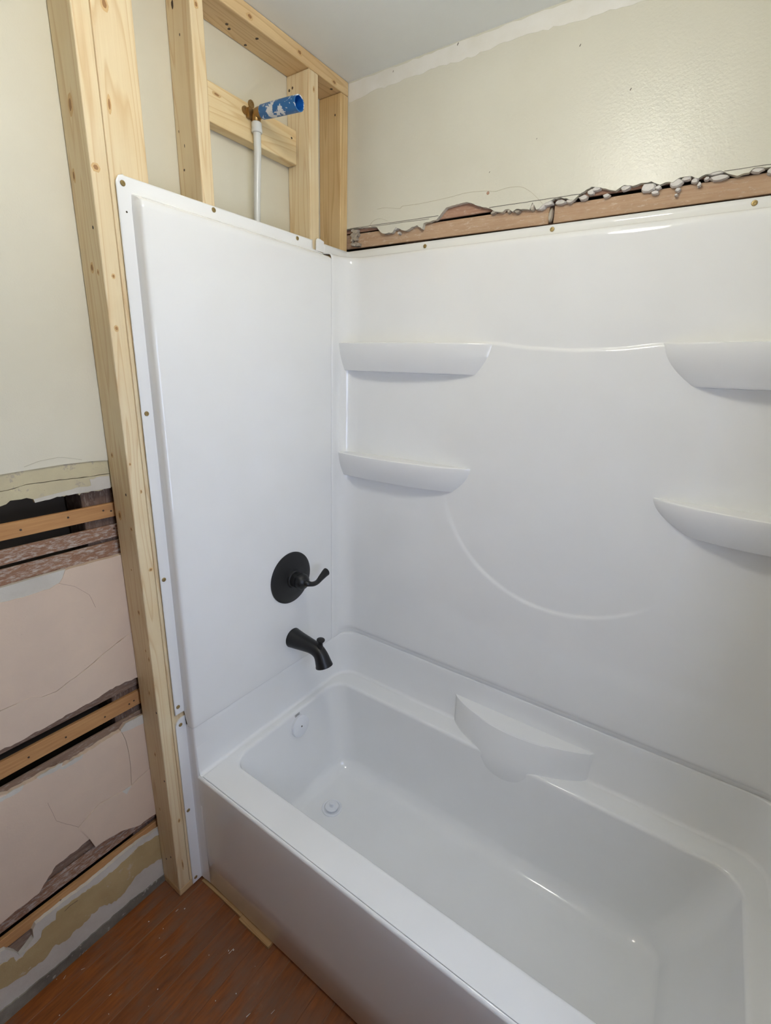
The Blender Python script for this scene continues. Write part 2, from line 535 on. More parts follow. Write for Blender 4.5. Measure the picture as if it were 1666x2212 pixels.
BACK_BOT = [(0.0091,2.1384),(0.0919,2.134),(0.1246,2.1289),(0.1395,2.113),(0.1538,2.1075),(0.1852,2.1078),(0.1983,2.1203),(0.2191,2.1116),(0.2394,2.1067),(0.2587,2.1144),(0.278,2.1171),(0.2965,2.1039),(0.3003,2.1193),(0.3282,2.1231),(0.3466,2.1244),(0.3608,2.138),(0.3777,2.1521),(0.4097,2.1559),(0.444,2.1568),(0.473,2.1449),(0.5071,2.1313),(0.5045,2.1353),(0.5185,2.13),(0.5327,2.1215),(0.5568,2.1172),(0.5641,2.1217),(0.5745,2.1214),(0.5856,2.1135),(0.5952,2.1187),(0.6332,2.1125),(0.6398,2.1285),(0.653,2.1099),(0.6601,2.111),(0.6709,2.12),(0.6978,2.1296),(0.7162,2.129),(0.7422,2.1202),(0.749,2.1192),(0.7608,2.1295),(0.7892,2.142),(0.811,2.1377),(0.8481,2.1243),(0.8554,2.1289),(0.8672,2.134),(0.8858,2.1292),(0.9027,2.1321),(0.9256,2.1322),(0.9459,2.1226),(0.9565,2.1255),(0.9715,2.1231),(0.9845,2.1309),(1.0022,2.1306),(1.0227,2.1229),(1.0353,2.1287),(1.0633,2.1309),(1.0779,2.1233),(1.0971,2.1159),(1.1078,2.1184),(1.1172,2.1185),(1.1235,2.1257),(1.1376,2.1249),(1.1541,2.1229)]
LATHA = [(0.0632,2.1246),(0.3515,2.1224),(0.5148,2.1204),(0.6955,2.1171),(0.8787,2.115),(1.0322,2.1158),(0.0065,2.0873),(0.2586,2.0826),(0.6721,2.0769),(0.8855,2.0737),(1.0041,2.0768),(1.1642,2.0783)]
JOINT = [(0.6843,2.0945),(0.6975,2.0928)]
LATHBB = [(0.351,2.1284),(0.5142,2.1261),(0.8435,2.125)]
PENCIL = [(0.0091,2.1384),(0.3521,2.1332),(0.5128,2.133),(0.7782,2.1299),(1.0705,2.128),(1.1534,2.1263)]
HAIR = [(0.1229,2.1816),(0.1545,2.1811),(0.2094,2.172),(0.2225,2.1768),(0.281,2.1748),(0.3817,2.177),(0.4418,2.1807),(0.5027,2.176),(0.5302,2.171),(0.5661,2.1742),(0.6017,2.1708),(0.6278,2.1575),(0.6493,2.1397),(0.6684,2.1214)]
HOLES = [(0.5078,2.1702)]
CHUNKS = [(0.6624,2.1164,0.0147,0.0075),(0.683,2.1219,0.0144,0.0064),(0.7136,2.1197,0.0164,0.0053),(0.7386,2.1193,0.0104,0.0052),(0.7715,2.1216,0.0134,0.0062),(0.7885,2.131,0.0099,0.0071),(0.8015,2.1369,0.0131,0.005),(0.8274,2.1184,0.0086,0.0044),(0.8687,2.1276,0.0103,0.0059),(0.8722,2.1283,0.0103,0.0049),(0.9191,2.122,0.0177,0.0096),(0.9423,2.1185,0.0078,0.0048),(0.9364,2.1092,0.0097,0.0042),(0.9785,2.1219,0.014,0.0094),(0.9989,2.1276,0.011,0.0052),(0.9847,2.1075,0.0065,0.0038),(1.0169,2.1203,0.0081,0.0055),(1.0263,2.1118,0.0045,0.0046),(1.04,2.121,0.0062,0.0037),(1.0622,2.1191,0.019,0.0054),(1.0553,2.1289,0.0156,0.004),(1.1323,2.1219,0.0129,0.0049),(0.983,2.0969,0.0034,0.0023),(0.1979,2.1179,0.0086,0.0051),(0.2088,2.104,0.0052,0.0051),(0.0355,2.1179,0.0342,0.0188),(0.5277,2.1203,0.0082,0.0045),(0.5739,2.1176,0.0047,0.0056),(0.5987,2.1132,0.009,0.004),(0.6402,2.1194,0.0062,0.0108),(0.6917,2.0916,0.0053,0.0193)]

YE = -0.74                     # pieces run on behind the new stud
def left_ext(pts, amp=0.004, y_end=YF, zfix=None):
    """carry a traced edge on towards the camera side and behind the stud"""
    y, z = pts[0]
    pre = []
    yy = y_end
    zz = zfix if zfix is not None else z
    while yy < y - 0.04:
        pre.append((yy, zz + random.uniform(-amp, amp) * 2)); yy += 0.06
    return pre + list(pts) + [(YE, pts[-1][1])]

wall_left = struct(slab('wall_left', [(YF, H)] + left_ext(CREAM_BOT, 0.002) + [(YE, 0.0), (0.10, 0.0), (0.10, H)], 'x', XW, XW - 0.014, 'creamsat'),
                   'cream plaster wall broken away to lath in its lower half')
WL = wall_left
D = 0.0008
yel_t = left_ext(CREAM_BOT, 0.001); yel_m = left_ext(YEL_CRACK, 0.002); yel_b = left_ext(YEL_BOT, 0.004)
tp = [(y, z - 0.0005) for y, z in yel_t]
slab('plaster_band', tp + [(y, z + 0.0009) for y, z in jag(yel_m, 0.0008)][::-1], 'x', XW - 0.0035, XW - 0.014, 'yellow', WL)
slab('plaster_band', [(y, z - 0.0006) for y, z in jag(yel_m, 0.0006)] + jag(yel_b, 0.0022, 0.008)[::-1], 'x', XW - 0.004, XW - 0.014, 'yellow', WL)
wb = [(y, z - 0.0) for y, z in WHITE_BIT]
slab('undercoat_patch', jag([wb[0], wb[1], wb[2], wb[3], wb[4]], 0.002, 0.008) + [(-0.84, 1.3680), (-0.84, 1.3990)] + jag(wb[:4:-1], 0.002, 0.008), 'x', XW - 0.0030, XW - 0.013, 'white', WL)

XL = XW - 0.0145               # lath faces
def lath(z0, z1, mat, y0=YF, y1=YE, tilt=0.0, proud=0.0):
    o = bbox('lath', XL - 0.008, XL + proud, y0, y1, z0, z1, 0.0012, mat, WL, base=(XL, -1.0, (z0 + z1) / 2), segs=1)
    o.rotation_euler = (tilt, 0, 0)
    return o
lath(1.2885, 1.3255, 'lath_orange', proud=0.003)
lath(1.2310, 1.2662, 'lath_brown')
lath(1.1795, 1.2215, 'lath_brown')
lath(0.7665, 0.8150, 'lath_dull')
lath(0.7015, 0.7470, 'lath_orange', proud=0.003)
lath(0.6300, 0.6760, 'lath_dull')
lath(0.3215, 0.3700, 'lath_dull')
lath(0.2640, 0.3150, 'lath_brown')
lath(0.2120, 0.2465, 'lath_orange', proud=0.004)
lath(0.1560, 0.2040, 'lath_dull')
for z in (0.58, 0.53, 0.48, 0.425, 0.86, 0.91, 0.96, 1.01, 1.06, 1.115, 0.10, 0.05):
    lath(z, z + 0.04, 'lath_dull', y0=-1.6)
for (y0, y1) in ((-0.905, -0.80), (-1.33, -1.28), (-1.75, -1.70), (-2.2, -2.15)):
    bbox('old_stud', XL - 0.10, XL - 0.0085, y0, y1, 0.0, 1.45, 0.002, 'oldstud', WL, base=(XL, y0, 0.0), segs=1)
boxes('cavity_back', [(XL - 0.125, XL - 0.11, YF - 0.1, 0.15, 0.0, H)], 'cavity', WL)

# pink plaster, first field
up = left_ext(PINK1_TOP, 0.004); cr = left_ext(PINK1_CRACK, 0.006); lo = left_ext(PINK1_BOT, 0.004)
slab('undercoat_patch', [(YF, 1.140)] + left_ext(UNDER1_TOP, 0.001)[:-1] + [(-0.965, 1.150), (-1.0, 1.135)], 'x', XW - 0.0022, XW - 0.012, 'white', WL)
slab('plaster_piece', jag(up, 0.0012) + [(y, z + 0.0004) for y, z in jag(cr, 0.0012)][::-1], 'x', XW, XW - 0.014, 'pink', WL)
slab('plaster_piece', [(y, z - 0.0004) for y, z in jag(cr, 0.0012)] + jag(lo, 0.002, 0.008)[::-1], 'x', XW + 0.0012, XW - 0.014, 'pink', WL)
# second field
up = left_ext(PINK2_TOP, 0.004); lo = left_ext(PINK2_BOT, 0.005)
iv = [k for k, p in enumerate(up) if abs(p[0] + 0.9045) < 1e-4][0]
ib = [k for k, p in enumerate(lo) if abs(p[0] + 1.0287) < 1e-4][0]
cr2 = PINK2_CRACK
jt = [k for k, p in enumerate(cr2) if abs(p[0] + 0.8983) < 1e-4][0]
vc = PINK2_VCRACK[1:-1]
slab('plaster_piece', jag(up[:iv + 1], 0.0022, 0.008) + vc + cr2[jt::-1][:-1] + jag(lo[:ib + 1][::-1], 0.002, 0.009), 'x', XW, XW - 0.014, 'pink', WL)
slab('plaster_piece', [(up[iv][0] + 0.0008, up[iv][1])] + jag(up[iv + 1:], 0.0015) + [(YE, cr2[-1][1])] + cr2[:jt:-1] + [(cr2[jt][0] + 0.001, cr2[jt][1] + 0.001)] + [(y + 0.0008, z) for y, z in vc[::-1]], 'x', XW + 0.0006, XW - 0.014, 'pink', WL)
slab('plaster_piece', [(y, z - 0.0008) for y, z in cr2] + [(YE, cr2[-1][1])] + jag(lo[ib + 1:][::-1], 0.002, 0.009), 'x', XW + 0.0014, XW - 0.014, 'pink', WL)
slab('undercoat_patch', jag([(-0.9045, 0.660), (-0.8893, 0.672), (-0.80, 0.668)], 0.001) + jag([(-0.80, 0.637), (-0.8444, 0.6401), (-0.8728, 0.6427), (-0.9045, 0.6520)], 0.001), 'x', XW + 0.0012, XW - 0.002, 'white', WL)
slab('undercoat_patch', CHIP2, 'x', XW + 0.0016, XW - 0.002, 'white', WL)
for k, (a, b) in enumerate(((0.6612, -1.1743), (0.6605, -1.0862), (0.6500, -1.0363))):
    y = b
    slab('undercoat_patch', jag([(y - 0.03, a + 0.002), (y, a + 0.003), (y + 0.03, a + 0.002)], 0.002, 0.008) + jag([(y + 0.025, a - 0.008), (y, a - 0.010), (y - 0.025, a - 0.006)], 0.002, 0.008), 'x', XW + 0.0010, XW - 0.002, 'white', WL)
# hairline cracks in the pink plaster
def ribbon(name, pts, ax, face, w, mat, parent, thick=0.0005):
    V, F = [], []
    for k, (p, z) in enumerate(pts):
        q0 = pts[max(k - 1, 0)]; q1 = pts[min(k + 1, len(pts) - 1)]
        dx, dz = q1[0] - q0[0], q1[1] - q0[1]
        L = math.hypot(dx, dz) or 1
        nx, nz = -dz / L * w / 2, dx / L * w / 2
        for s in (1, -1):
            for d in (0, thick):
                t = face + (d if ax == 'x' else -d)
                c = (p + s * nx, z + s * nz)
                V.append((t, c[0], c[1]) if ax == 'x' else (c[0], t, c[1]))
    n = len(pts)
    for k in range(n - 1):
        a, b = k * 4, k * 4 + 4
        F += [(a + 1, a + 3, b + 3, b + 1), (a, a + 1, b + 1, b), (a + 3, a + 2, b + 2, b + 3), (a, b, b + 2, a + 2)]
    F += [(0, 2, 3, 1), ((n - 1) * 4, (n - 1) * 4 + 1, (n - 1) * 4 + 3, (n - 1) * 4 + 2)]
    return link(name, V, F, mat, parent)
ribbon('crack', jag([(-0.993, 1.156), (-0.96, 1.135), (-0.93, 1.10), (-0.92, 1.06)], 0.001), 'x', XW, 0.0008, 'crack', WL)
ribbon('crack', jag([(-1.0502, 0.436), (-1.075, 0.47), (-1.095, 0.50), (-1.105, 0.57)], 0.001), 'x', XW, 0.0008, 'crack', WL)
ribbon('crack', jag([(-1.02, 1.449), (-0.99, 1.458), (-0.95, 1.462), (-0.90, 1.45)], 0.0008), 'x', XW, 0.0007, 'hair', WL)

# base of the wall: white plaster, tan stain, grey footing strip
bt = left_ext(BASE_TOP, 0.004); st = left_ext(STRIP_TOP, 0.003)
slab('base_plaster', jag(bt, 0.0015, 0.010) + [(YE, STRIP_TOP[-1][1] - 0.004)] + [(y, z - 0.004) for y, z in jag(st[:-1], 0.001)][::-1], 'x', XW, XW - 0.014, 'white', WL)
tn = TAN
slab('base_plaster_stain', [(YF, 0.19)] + jag(tn[:13], 0.0035, 0.007) + [(YE, 0.198), (YE, 0.096)] + jag(tn[13:], 0.005, 0.007) + [(YF, 0.11)], 'x', XW + 0.0014, XW - 0.004, 'tan', WL)
slab('base_strip', jag(st, 0.0025, 0.01) + [(YE, 0.0), (YF, 0.0)], 'x', XW + 0.004, XW - 0.014, 'grey', WL)
ribbon('crack', jag([(-1.12, 0.196), (-1.105, 0.2), (-1.085, 0.197)], 0.0006), 'x', XW + 0.0014, 0.001, 'hole', WL)
# little nail heads on the laths
nail = lathe('nail_head', [(0.0001, 0.0012), (0.0022, 0.001), (0.0026, 0.0)], (0, 0, 0), (1, 0, 0), 'hole', WL, segs=10)
first = True
for (y, z, p) in ((-0.843, 1.305, .003), (-0.862, 1.310, .003), (-0.945, 1.311, .003), (-1.045, 1.305, .003), (-0.852, 0.722, .003), (-0.866, 0.719, .003), (-0.935, 0.72, .003), (-1.035, 0.722, .003), (-1.12, 0.722, .003), (-0.95, 0.230, .004), (-1.12, 0.229, .004), (-0.84, 1.255, 0)):
    if first:
        nail.location = Vector((XL + p, y, z)) - wloc(WL); first = False
    else:
        copy_to(nail, WL, (XL + p, y, z))

# ---- back wall: cream plaster with a torn lower edge, lath below it
bb = [p for p in BACK_BOT if abs(p[0] - 0.5071) > 1e-5]
edge = [(XW - 0.02, 2.1384)] + jag(bb, 0.0012, 0.006)
xx = 1.16
while xx < XR:
    edge.append((xx, 2.124 + random.uniform(-0.006, 0.006))); xx += 0.012
edge.append((XR, 2.124))
wall_back = struct(slab('wall_back', edge + [(XR, H), (XW - 0.02, H)], 'y', 0.0, 0.014, 'cream'), 'cream back wall with torn plaster edge above the white surround')
WB = wall_back
YL = 0.0145
def blath(x0, x1, z0, z1, mat):
    return bbox('lath', x0, x1, YL, YL + 0.008, z0, z1, 0.0012, mat, WB, base=((x0 + x1) / 2, YL, (z0 + z1) / 2), segs=1)
blath(-0.060, 0.6845, 2.0775, 2.1215, 'lath_back').rotation_euler = (0, 0.0075, 0)
blath(0.6975, 1.545, 2.0755, 2.1175, 'lath_back').rotation_euler = (0, -0.002, 0)
blath(-0.060, 0.75, 2.1275, 2.1700, 'lath_red')
blath(0.76, 1.545, 2.1255, 2.1680, 'lath_red')
blath(-0.060, 1.545, 2.020, 2.062, 'lath_back')
for x0 in (0.22, 0.66, 1.10):
    bbox('old_stud', x0, x0 + 0.09, YL + 0.009, YL + 0.10, 0.0, 2.3, 0.002, 'oldstud', WB, base=(x0, YL, 0), segs=1)
boxes('cavity_back', [(XL - 0.125, XR + 0.12, YL + 0.102, YL + 0.135, 0.0, H)], 'cavity', WB)
# broken white plaster lumps along the tear
def chunk(cx, cz, rw, rh, mat='chunk'):
    n = 9
    V, F = [], []
    ring = []
    for k in range(n):
        t = 2 * math.pi * k / n
        q = random.uniform(0.75, 1.15)
        ring.append((cx + math.cos(t) * rw * q, cz + math.sin(t) * rh * q))
    for sc, y in ((1.0, 0.0140), (1.0, 0.0060), (0.82, 0.0015)):
        for (px, pz) in ring:
            V.append((cx + (px - cx) * sc + random.uniform(-1, 1) * rw * 0.08, y + random.uniform(-0.001, 0.001), cz + (pz - cz) * sc + random.uniform(-1, 1) * rh * 0.08))
    for r in range(2):
        for k in range(n):
            j = (k + 1) % n
            F.append((r * n + k, r * n + j, (r + 1) * n + j, (r + 1) * n + k))
    F.append(tuple(range(2 * n, 3 * n))); F.append(tuple(range(n)))
    return link('plaster_chunk', V, F, mat, WB)
for c in CHUNKS[:-6]:
    chunk(*c)
for c in CHUNKS[-5:]:
    chunk(*c, mat='rubble')
for k in range(16):
    chunk(0.012 + random.random() * 0.055 * (k % 4 + 1) / 4, 2.085 + random.random() * 0.048, random.uniform(0.004, 0.011), random.uniform(0.003, 0.008), 'rubble')
for k in range(14):
    chunk(1.16 + k * 0.027, 2.121 + random.uniform(-0.006, 0.006), random.uniform(0.007, 0.016), random.uniform(0.004, 0.008))
# joint compound along the ceiling line
cp = [(0.0, 2.4985), (0.06, 2.500), (0.1138, 2.5077), (0.18, 2.503), (0.2384, 2.5071), (0.3271, 2.5099), (0.40, 2.504), (0.4657, 2.5067), (0.5953, 2.5099), (0.66, 2.503), (0.7383, 2.5005), (0.853, 2.4957), (1.0, 2.50), (1.2, 2.505), (1.54, 2.50)]
slab('joint_compound', jag(cp, 0.0035, 0.012) + [(1.54, H - 0.002)] + jag([(1.54, H - 0.004), (0.0, H - 0.004)], 0.002, 0.02), 'y', -0.0005, 0.002, 'comp', WB)
# pencil guide lines, a hairline crack and a screw hole
PN = [(0.0091, 2.1384), (0.3521, 2.1335)]
ribbon('pencil_line', jag([(0.012, 2.1384), (0.12, 2.1367), (0.23, 2.1351), (0.352, 2.1335)], 0.0003), 'y', 0.0, 0.0013, 'pencil', WB)
ribbon('pencil_line', jag([(0.10, 2.1335), (0.21, 2.1318), (0.32, 2.129)], 0.0003), 'y', 0.0, 0.0010, 'pencil', WB)
ribbon('pencil_line', jag([(0.515, 2.1330), (0.65, 2.1314), (0.778, 2.1299)], 0.0003), 'y', 0.0, 0.0013, 'pencil', WB)
ribbon('pencil_line', jag([(1.0705, 2.1290), (1.1534, 2.1275), (1.30, 2.127)], 0.0003), 'y', 0.0, 0.0010, 'pencil', WB)
ribbon('crack', [(p.x, p.y) for p in bez([(a, b, 0) for a, b in HAIR], 6)], 'y', 0.0, 0.0007, 'hair', WB)
ribbon('crack', [(p.x, p.y) for p in bez([(0.095, 2.139, 0), (0.11, 2.150, 0), (0.135, 2.153, 0), (0.165, 2.143, 0)], 6)], 'y', 0.0, 0.0006, 'hair', WB)
lathe('screw_hole', [(0.0045, 0.0), (0.0040, 0.0008), (0.0015, 0.0003)], (0.5078, 0.0002, 2.1702), (0, -1, 0), 'lath_red', WB, segs=14)
for (a, b, s_) in ((0.7181, 2.4501, 1.0), (0.8486, 2.3313, 1.0), (0.6337, 2.275, 0.6), (0.5077, 2.2208, 0.7), (0.3831, 2.5440, 1.3), (0.1703, 2.5360, 0.9)):
    ribbon('speck', [(a - 0.0012 * s_, b - 0.0022 * s_), (a + 0.0012 * s_, b + 0.0022 * s_)], 'y', -0.0005, 0.0016 * s_, 'pencil', WB)

# ---- right wall with the window that lights the room, wall behind the camera with a door
y0, y1, z0, z1 = WIN
ZC = 1.44                      # the cream plaster stops here on every wall; dark lath added below, out of view, to cut bounce light
wr = struct(boxes('wall_right', [(XR, XR + 0.10, YF, y0, ZC, H), (XR, XR + 0.10, y1, 0.15, ZC, H), (XR, XR + 0.10, y0, y1, z1, H)], 'creamsat'), 'cream wall with a double hung window')
boxes('unseen_dark_lath', [(XR, XR + 0.10, YF, y0, 0, ZC), (XR, XR + 0.10, y1, 0.15, 0, ZC), (XR, XR + 0.10, y0, y1, 0, z0)], 'lath_dull', wr)  # unseen lower wall, made dark brown to keep bounce light off the apron
win = bpy.data.objects.new('window_1', None); COL.objects.link(win); win.location = (XR, (y0 + y1) / 2, z0)
struct(win, 'white double hung window in the right wall')
fr = boxes('window_frame', [(XR - 0.012, XR + 0.0995, y0 + 0.0005, y0 + 0.045, z0 + 0.0005, z1 - 0.0005), (XR - 0.012, XR + 0.0995, y1 - 0.045, y1 - 0.0005, z0 + 0.0005, z1 - 0.0005),
                            (XR - 0.012, XR + 0.0995, y0 + 0.045, y1 - 0.045, z1 - 0.045, z1 - 0.0005), (XR - 0.03, XR + 0.0995, y0 + 0.045, y1 - 0.045, z0 + 0.0005, z0 + 0.035)], 'frame', win)
zm = (z0 + z1) / 2
for (a, b, xo) in ((z0 + 0.035, zm + 0.015, 0.03), (zm - 0.015, z1 - 0.045, 0.062)):
    sa = boxes('sash', [(XR + xo, XR + xo + 0.028, y0 + 0.045, y0 + 0.08, a, b), (XR + xo, XR + xo + 0.028, y1 - 0.08, y1 - 0.045, a, b),
                        (XR + xo, XR + xo + 0.028, y0 + 0.08, y1 - 0.08, a, a + 0.035), (XR + xo, XR + xo + 0.028, y0 + 0.08, y1 - 0.08, b - 0.03, b)], 'frame', win)
    boxes('pane', [(XR + xo + 0.012, XR + xo + 0.016, y0 + 0.08, y1 - 0.08, a + 0.035, b - 0.03)], 'glass', sa)
wf = struct(boxes('wall_front', [(XL - 0.13, 0.35, YF - 0.1, YF, ZC, H), (1.13, XR + 0.1, YF - 0.1, YF, ZC, H), (0.35, 1.13, YF - 0.1, YF, 2.04, H)], 'creamsat'), 'cream wall behind the camera')
boxes('unseen_dark_lath', [(XL - 0.13, 0.35, YF - 0.1, YF, 0, ZC), (1.13, XR + 0.1, YF - 0.1, YF, 0, ZC)], 'lath_dull', wf)  # same dark lower wall behind the camera, added to lower the bounce
dr = struct(boxes('door_1', [(0.353, 1.127, YF - 0.06, YF - 0.02, 0.005, 2.037)], 'lath_dull'), 'dark brown wooden panel door')
for (a, b) in ((0.45, 0.70), (0.78, 1.03)):
    for (c, d) in ((0.25, 0.95), (1.10, 1.85)):
        bbox('door_panel', a, b, YF - 0.022, YF - 0.012, c, d, 0.004, 'lath_dull', dr, base=(a, YF, c))
lathe('door_knob', [(0.012, 0.0), (0.012, 0.03), (0.028, 0.04), (0.028, 0.06), (0.01, 0.068)], (0.41, YF - 0.02, 1.0), (0, 1, 0), 'brass', dr, segs=20)

# ------------------------------------------------------------------ new pine framing in front of the left wall
YS = -0.8398
def stud(name, x0, x1, y0, y1, z0, z1, mat, label, cat='stud', bev=0.003):
    b = ((x0 + x1) / 2, (y0 + y1) / 2, z0)
    o = bbox(name, x0, x1, y0, y1, z0, z1, bev, mat, base=b)
    return tag(o, label, cat, 'new pine studs of the plumbing wall' if name == 'wall_stud' else None)
XB, PT, PB = -0.0915, H - 0.0385, 0.028
bp = stud('bottom_plate', XB, 0.0, YS, -0.002, 0.0005, PB - 0.0003, 'pine_y', 'pine bottom plate on the floor under the foremost stud', 'lumber')
s1 = stud('wall_stud', XB, 0.0, YS, YS + 0.0375, PB, PT - 0.0005, 'pine_z', 'foremost pine stud, standing free at the open end beside the white flange')
s2 = stud('wall_stud', -0.038, 0.0, YS + 0.0383, YS + 0.127, PB, PT - 0.0005, 'pine_z', 'wide flat pine stud nailed behind the foremost stud')
s3 = stud('wall_stud', XB, 0.0, -0.5725, -0.5365, PB, PT - 0.0005, 'pine_z', 'pine stud left of the blue shower pipe, carrying the blocking board')
s4 = stud('wall_stud', XB, 0.0, -0.1830, -0.1425, PB, PT - 0.0005, 'pine_z', 'pine stud just right of the blue pipe end')
s5 = stud('wall_stud', XB, 0.0, -0.0380, -0.0012, PB, PT - 0.0005, 'pine_z2', 'honey coloured corner stud against the cream back wall')
tpl = stud('top_plate', XB, 0.0, YS - 0.06, -0.0012, PT, H - 0.0008, 'pine_y', 'horizontal pine top plate against the ceiling', 'lumber')
blk = stud('blocking_board', XB, -0.0535, -0.5360, -0.1835, 2.2775, 2.3675, 'pine_yb', 'horizontal pine blocking board behind the brass pipe elbow', 'lumber')

def mark(parent, name, pos, ax, ru, rv, mat):
    """flat oval knot, pitch pocket or nail head on a face; ru across, rv along"""
    V, F = [], []
    n = 12
    wob = [random.uniform(0.82, 1.12) for _ in range(n)]
    rings_ = ((0.0, 1.5), (0.0003, 1.4), (0.0004, 0.8)) if mat == 'knot' else ((0.0, 1.0), (0.0004, 0.95), (0.0004, 0.5))
    for d, q in rings_:
        for k in range(n):
            t = 2 * math.pi * k / n
            a, b = math.cos(t) * ru * q * wob[k], math.sin(t) * rv * q * wob[k]
            p = (d, a, b) if ax == 'x' else ((a, -d, b) if ax == 'y' else (a, b, -d))
            V.append((p[0] + pos[0], p[1] + pos[1], p[2] + pos[2]))
    for r in range(2):
        F += [(r * n + k, r * n + (k + 1) % n, (r + 1) * n + (k + 1) % n, (r + 1) * n + k) for k in range(n)]
    F += [tuple(range(2 * n, 3 * n)), tuple(range(n))]
    o = link(name, V, F, mat, parent)
    if mat == 'knot':
        o.data.materials.append(M['knotrim'])
        for i, f in enumerate(o.data.polygons):
            f.material_index = 1 if i < 2 * n else 0
    return o
for (x, z, a, b) in ((-0.0485, 2.1807, .0065, .014), (-0.0457, 1.8789, .005, .0085), (-0.0222, 1.8679, .0028, .005), (-0.0672, 1.4567, .0035, .005), (-0.0676, 1.2994, .005, .010), (-0.0179, 1.2723, .003, .004), (-0.0342, 1.0301, .004, .006), (-0.0116, 0.8919, .0025, .006), (-0.0232, 0.9153, .002, .004), (-0.0323, 0.7738, .002, .008), (-0.0444, 1.1525, .002, .002), (-0.072, 2.0589, .004, .009), (-0.045, 0.55, .003, .006), (-0.06, 0.33, .002, .005)):
    mark(s1, 'knot', (x, YS, z), 'y', a, b, 'knot')
for (x, z) in ((-0.024, 1.3615), (-0.020, 1.955), (-0.0074, 0.718), (-0.0105, 0.4699), (-0.03, 0.15), (-0.06, 0.12)):
    mark(s1, 'nail_head', (x, YS, z), 'y', .0028, .0036, 'hole')
for (y, z, a, b) in ((-0.829, 2.066, .006, .006), (-0.8189, 1.8613, .003, .004), (-0.826, 1.753, .004, .005), (-0.8327, 1.4415, .002, .003), (-0.812, 1.1559, .004, .004), (-0.813, 1.369, .002, .004), (-0.815, 0.30, .003, .006), (-0.82, 0.12, .002, .016)):
    mark(s1, 'knot', (0.0, y, z), 'x', a, b, 'knot')
for (y, z, a, b) in ((-0.773, 2.3627, .006, .009), (-0.7852, 2.1916, .003, .012)):
    mark(s2, 'knot', (0.0, y, z), 'x', a, b, 'knot')
for (x, z, a, b) in ((-0.0661, 2.1495, .003, .003), (-0.077, 2.2337, .001, .003), (-0.0646, 2.4815, .004, .009), (-0.045, 2.4188, .0015, .003), (-0.058, 2.20, .001, .004)):
    mark(s3, 'knot', (x, -0.5725, z), 'y', a, b, 'hole')
mark(s3, 'knot', (0.0, -0.556, 2.47), 'x', .004, .006, 'knot')
for (x, z) in ((-0.0665, 2.478), (-0.080, 2.474)):
    mark(s4, 'nail_head', (x, -0.183, z), 'y', .0035, .004, 'hole')
mark(s4, 'knot', (0.0, -0.163, 2.467), 'x', .0025, .006, 'knot')
mark(s5, 'nail_head', (-0.0238, -0.038, 2.4551), 'y', .0025, .0035, 'hole')
for (x, y) in ((-0.0647, -0.4104), (-0.0322, -0.3469), (-0.0803, -0.3451), (-0.0173, -0.0637), (-0.055, -0.425)):
    mark(tpl, 'nail_head', (x, y, PT), 'z', .005, .004, 'hole')
for (y, z) in ((-0.3972, 2.525), (-0.2199, 2.53), (-0.0708, 2.522)):
    mark(tpl, 'knot', (0.0, y, z), 'x', .008, .005, 'knot')
mark(blk, 'nail_head', (-0.0535, -0.2037, 2.3423), 'x', .0035, .003, 'hole')
mark(blk, 'knot', (-0.0535, -0.47, 2.345), 'x', .010, .003, 'knot')

# ------------------------------------------------------------------ shower pipe stub
PY, PX = -0.3571, -0.034
pipe = empty('shower_pipe', (PX, PY, 0.95), 'blue plastic pipe stub on a brass elbow above a white riser tube', 'pipe')
tube('riser_tube', [(PX, PY, 2.322), (PX, PY, 2.25), (PX - 0.004, PY - 0.004, 2.15), (PX - 0.008, PY - 0.008, 2.0), (PX - 0.012, PY - 0.010, 1.6), (PX - 0.012, PY - 0.010, 0.95)], [0.0105, 0.0100, 0.0092, 0.0082, 0.0080, 0.0080], 'pex', pipe)
lathe('crimp_collar', [(0.0135, 0.0), (0.0150, 0.002), (0.0150, 0.006), (0.0142, 0.010), (0.0138, 0.023), (0.0120, 0.025), (0.0100, 0.025)], (PX, PY, 2.297), (0, 0, 1), 'pex', pipe, segs=28)
el = tube('brass_elbow', bez([(PX, PY, 2.318), (PX, PY, 2.330), (PX + 0.004, PY, 2.339), (PX + 0.016, PY, 2.341), (PX + 0.030, PY, 2.3405)], 6),
          [0.0120] * 12 + [0.0140] * 13, 'brass', pipe, segs=24)
for (dy, dz) in ((-0.022, 0.004), (0.0, 0.026), (0.020, -0.004)):
    lathe('mounting_ear', [(0.0095, 0.0), (0.0095, 0.004), (0.005, 0.0042), (0.005, 0.0030)], (-0.0530, PY + dy - 0.002, 2.341 + dz), (1, 0, 0), 'brass', el, segs=20)
boxes('elbow_base', [(-0.0530, PX - 0.006, PY - 0.020, PY + 0.016, 2.330, 2.352)], 'brass', el)
d = Vector((0.1249 - (PX + 0.026), 0.0, 2.3299 - 2.3400)).normalized()
st_ = Vector((PX + 0.026, PY, 2.3400)); Lp = 0.136
lathe('blue_stub', [(0.0148, 0.0), (0.0165, 0.001), (0.0172, 0.030), (0.0180, Lp), (0.0155, Lp), (0.0148, 0.05)], tuple(st_), tuple(d), 'blue', pipe, segs=36, cap=False)
lathe('stub_lining', [(0.0147, 0.052), (0.0154, Lp - 0.0005)], tuple(st_), tuple(d), 'bluein', pipe, segs=36, cap=False)

# ------------------------------------------------------------------ bathtub
tub = empty('bathtub', (0.77, -0.40, 0.0), 'glossy white alcove bathtub with an integral apron', 'bathtub')

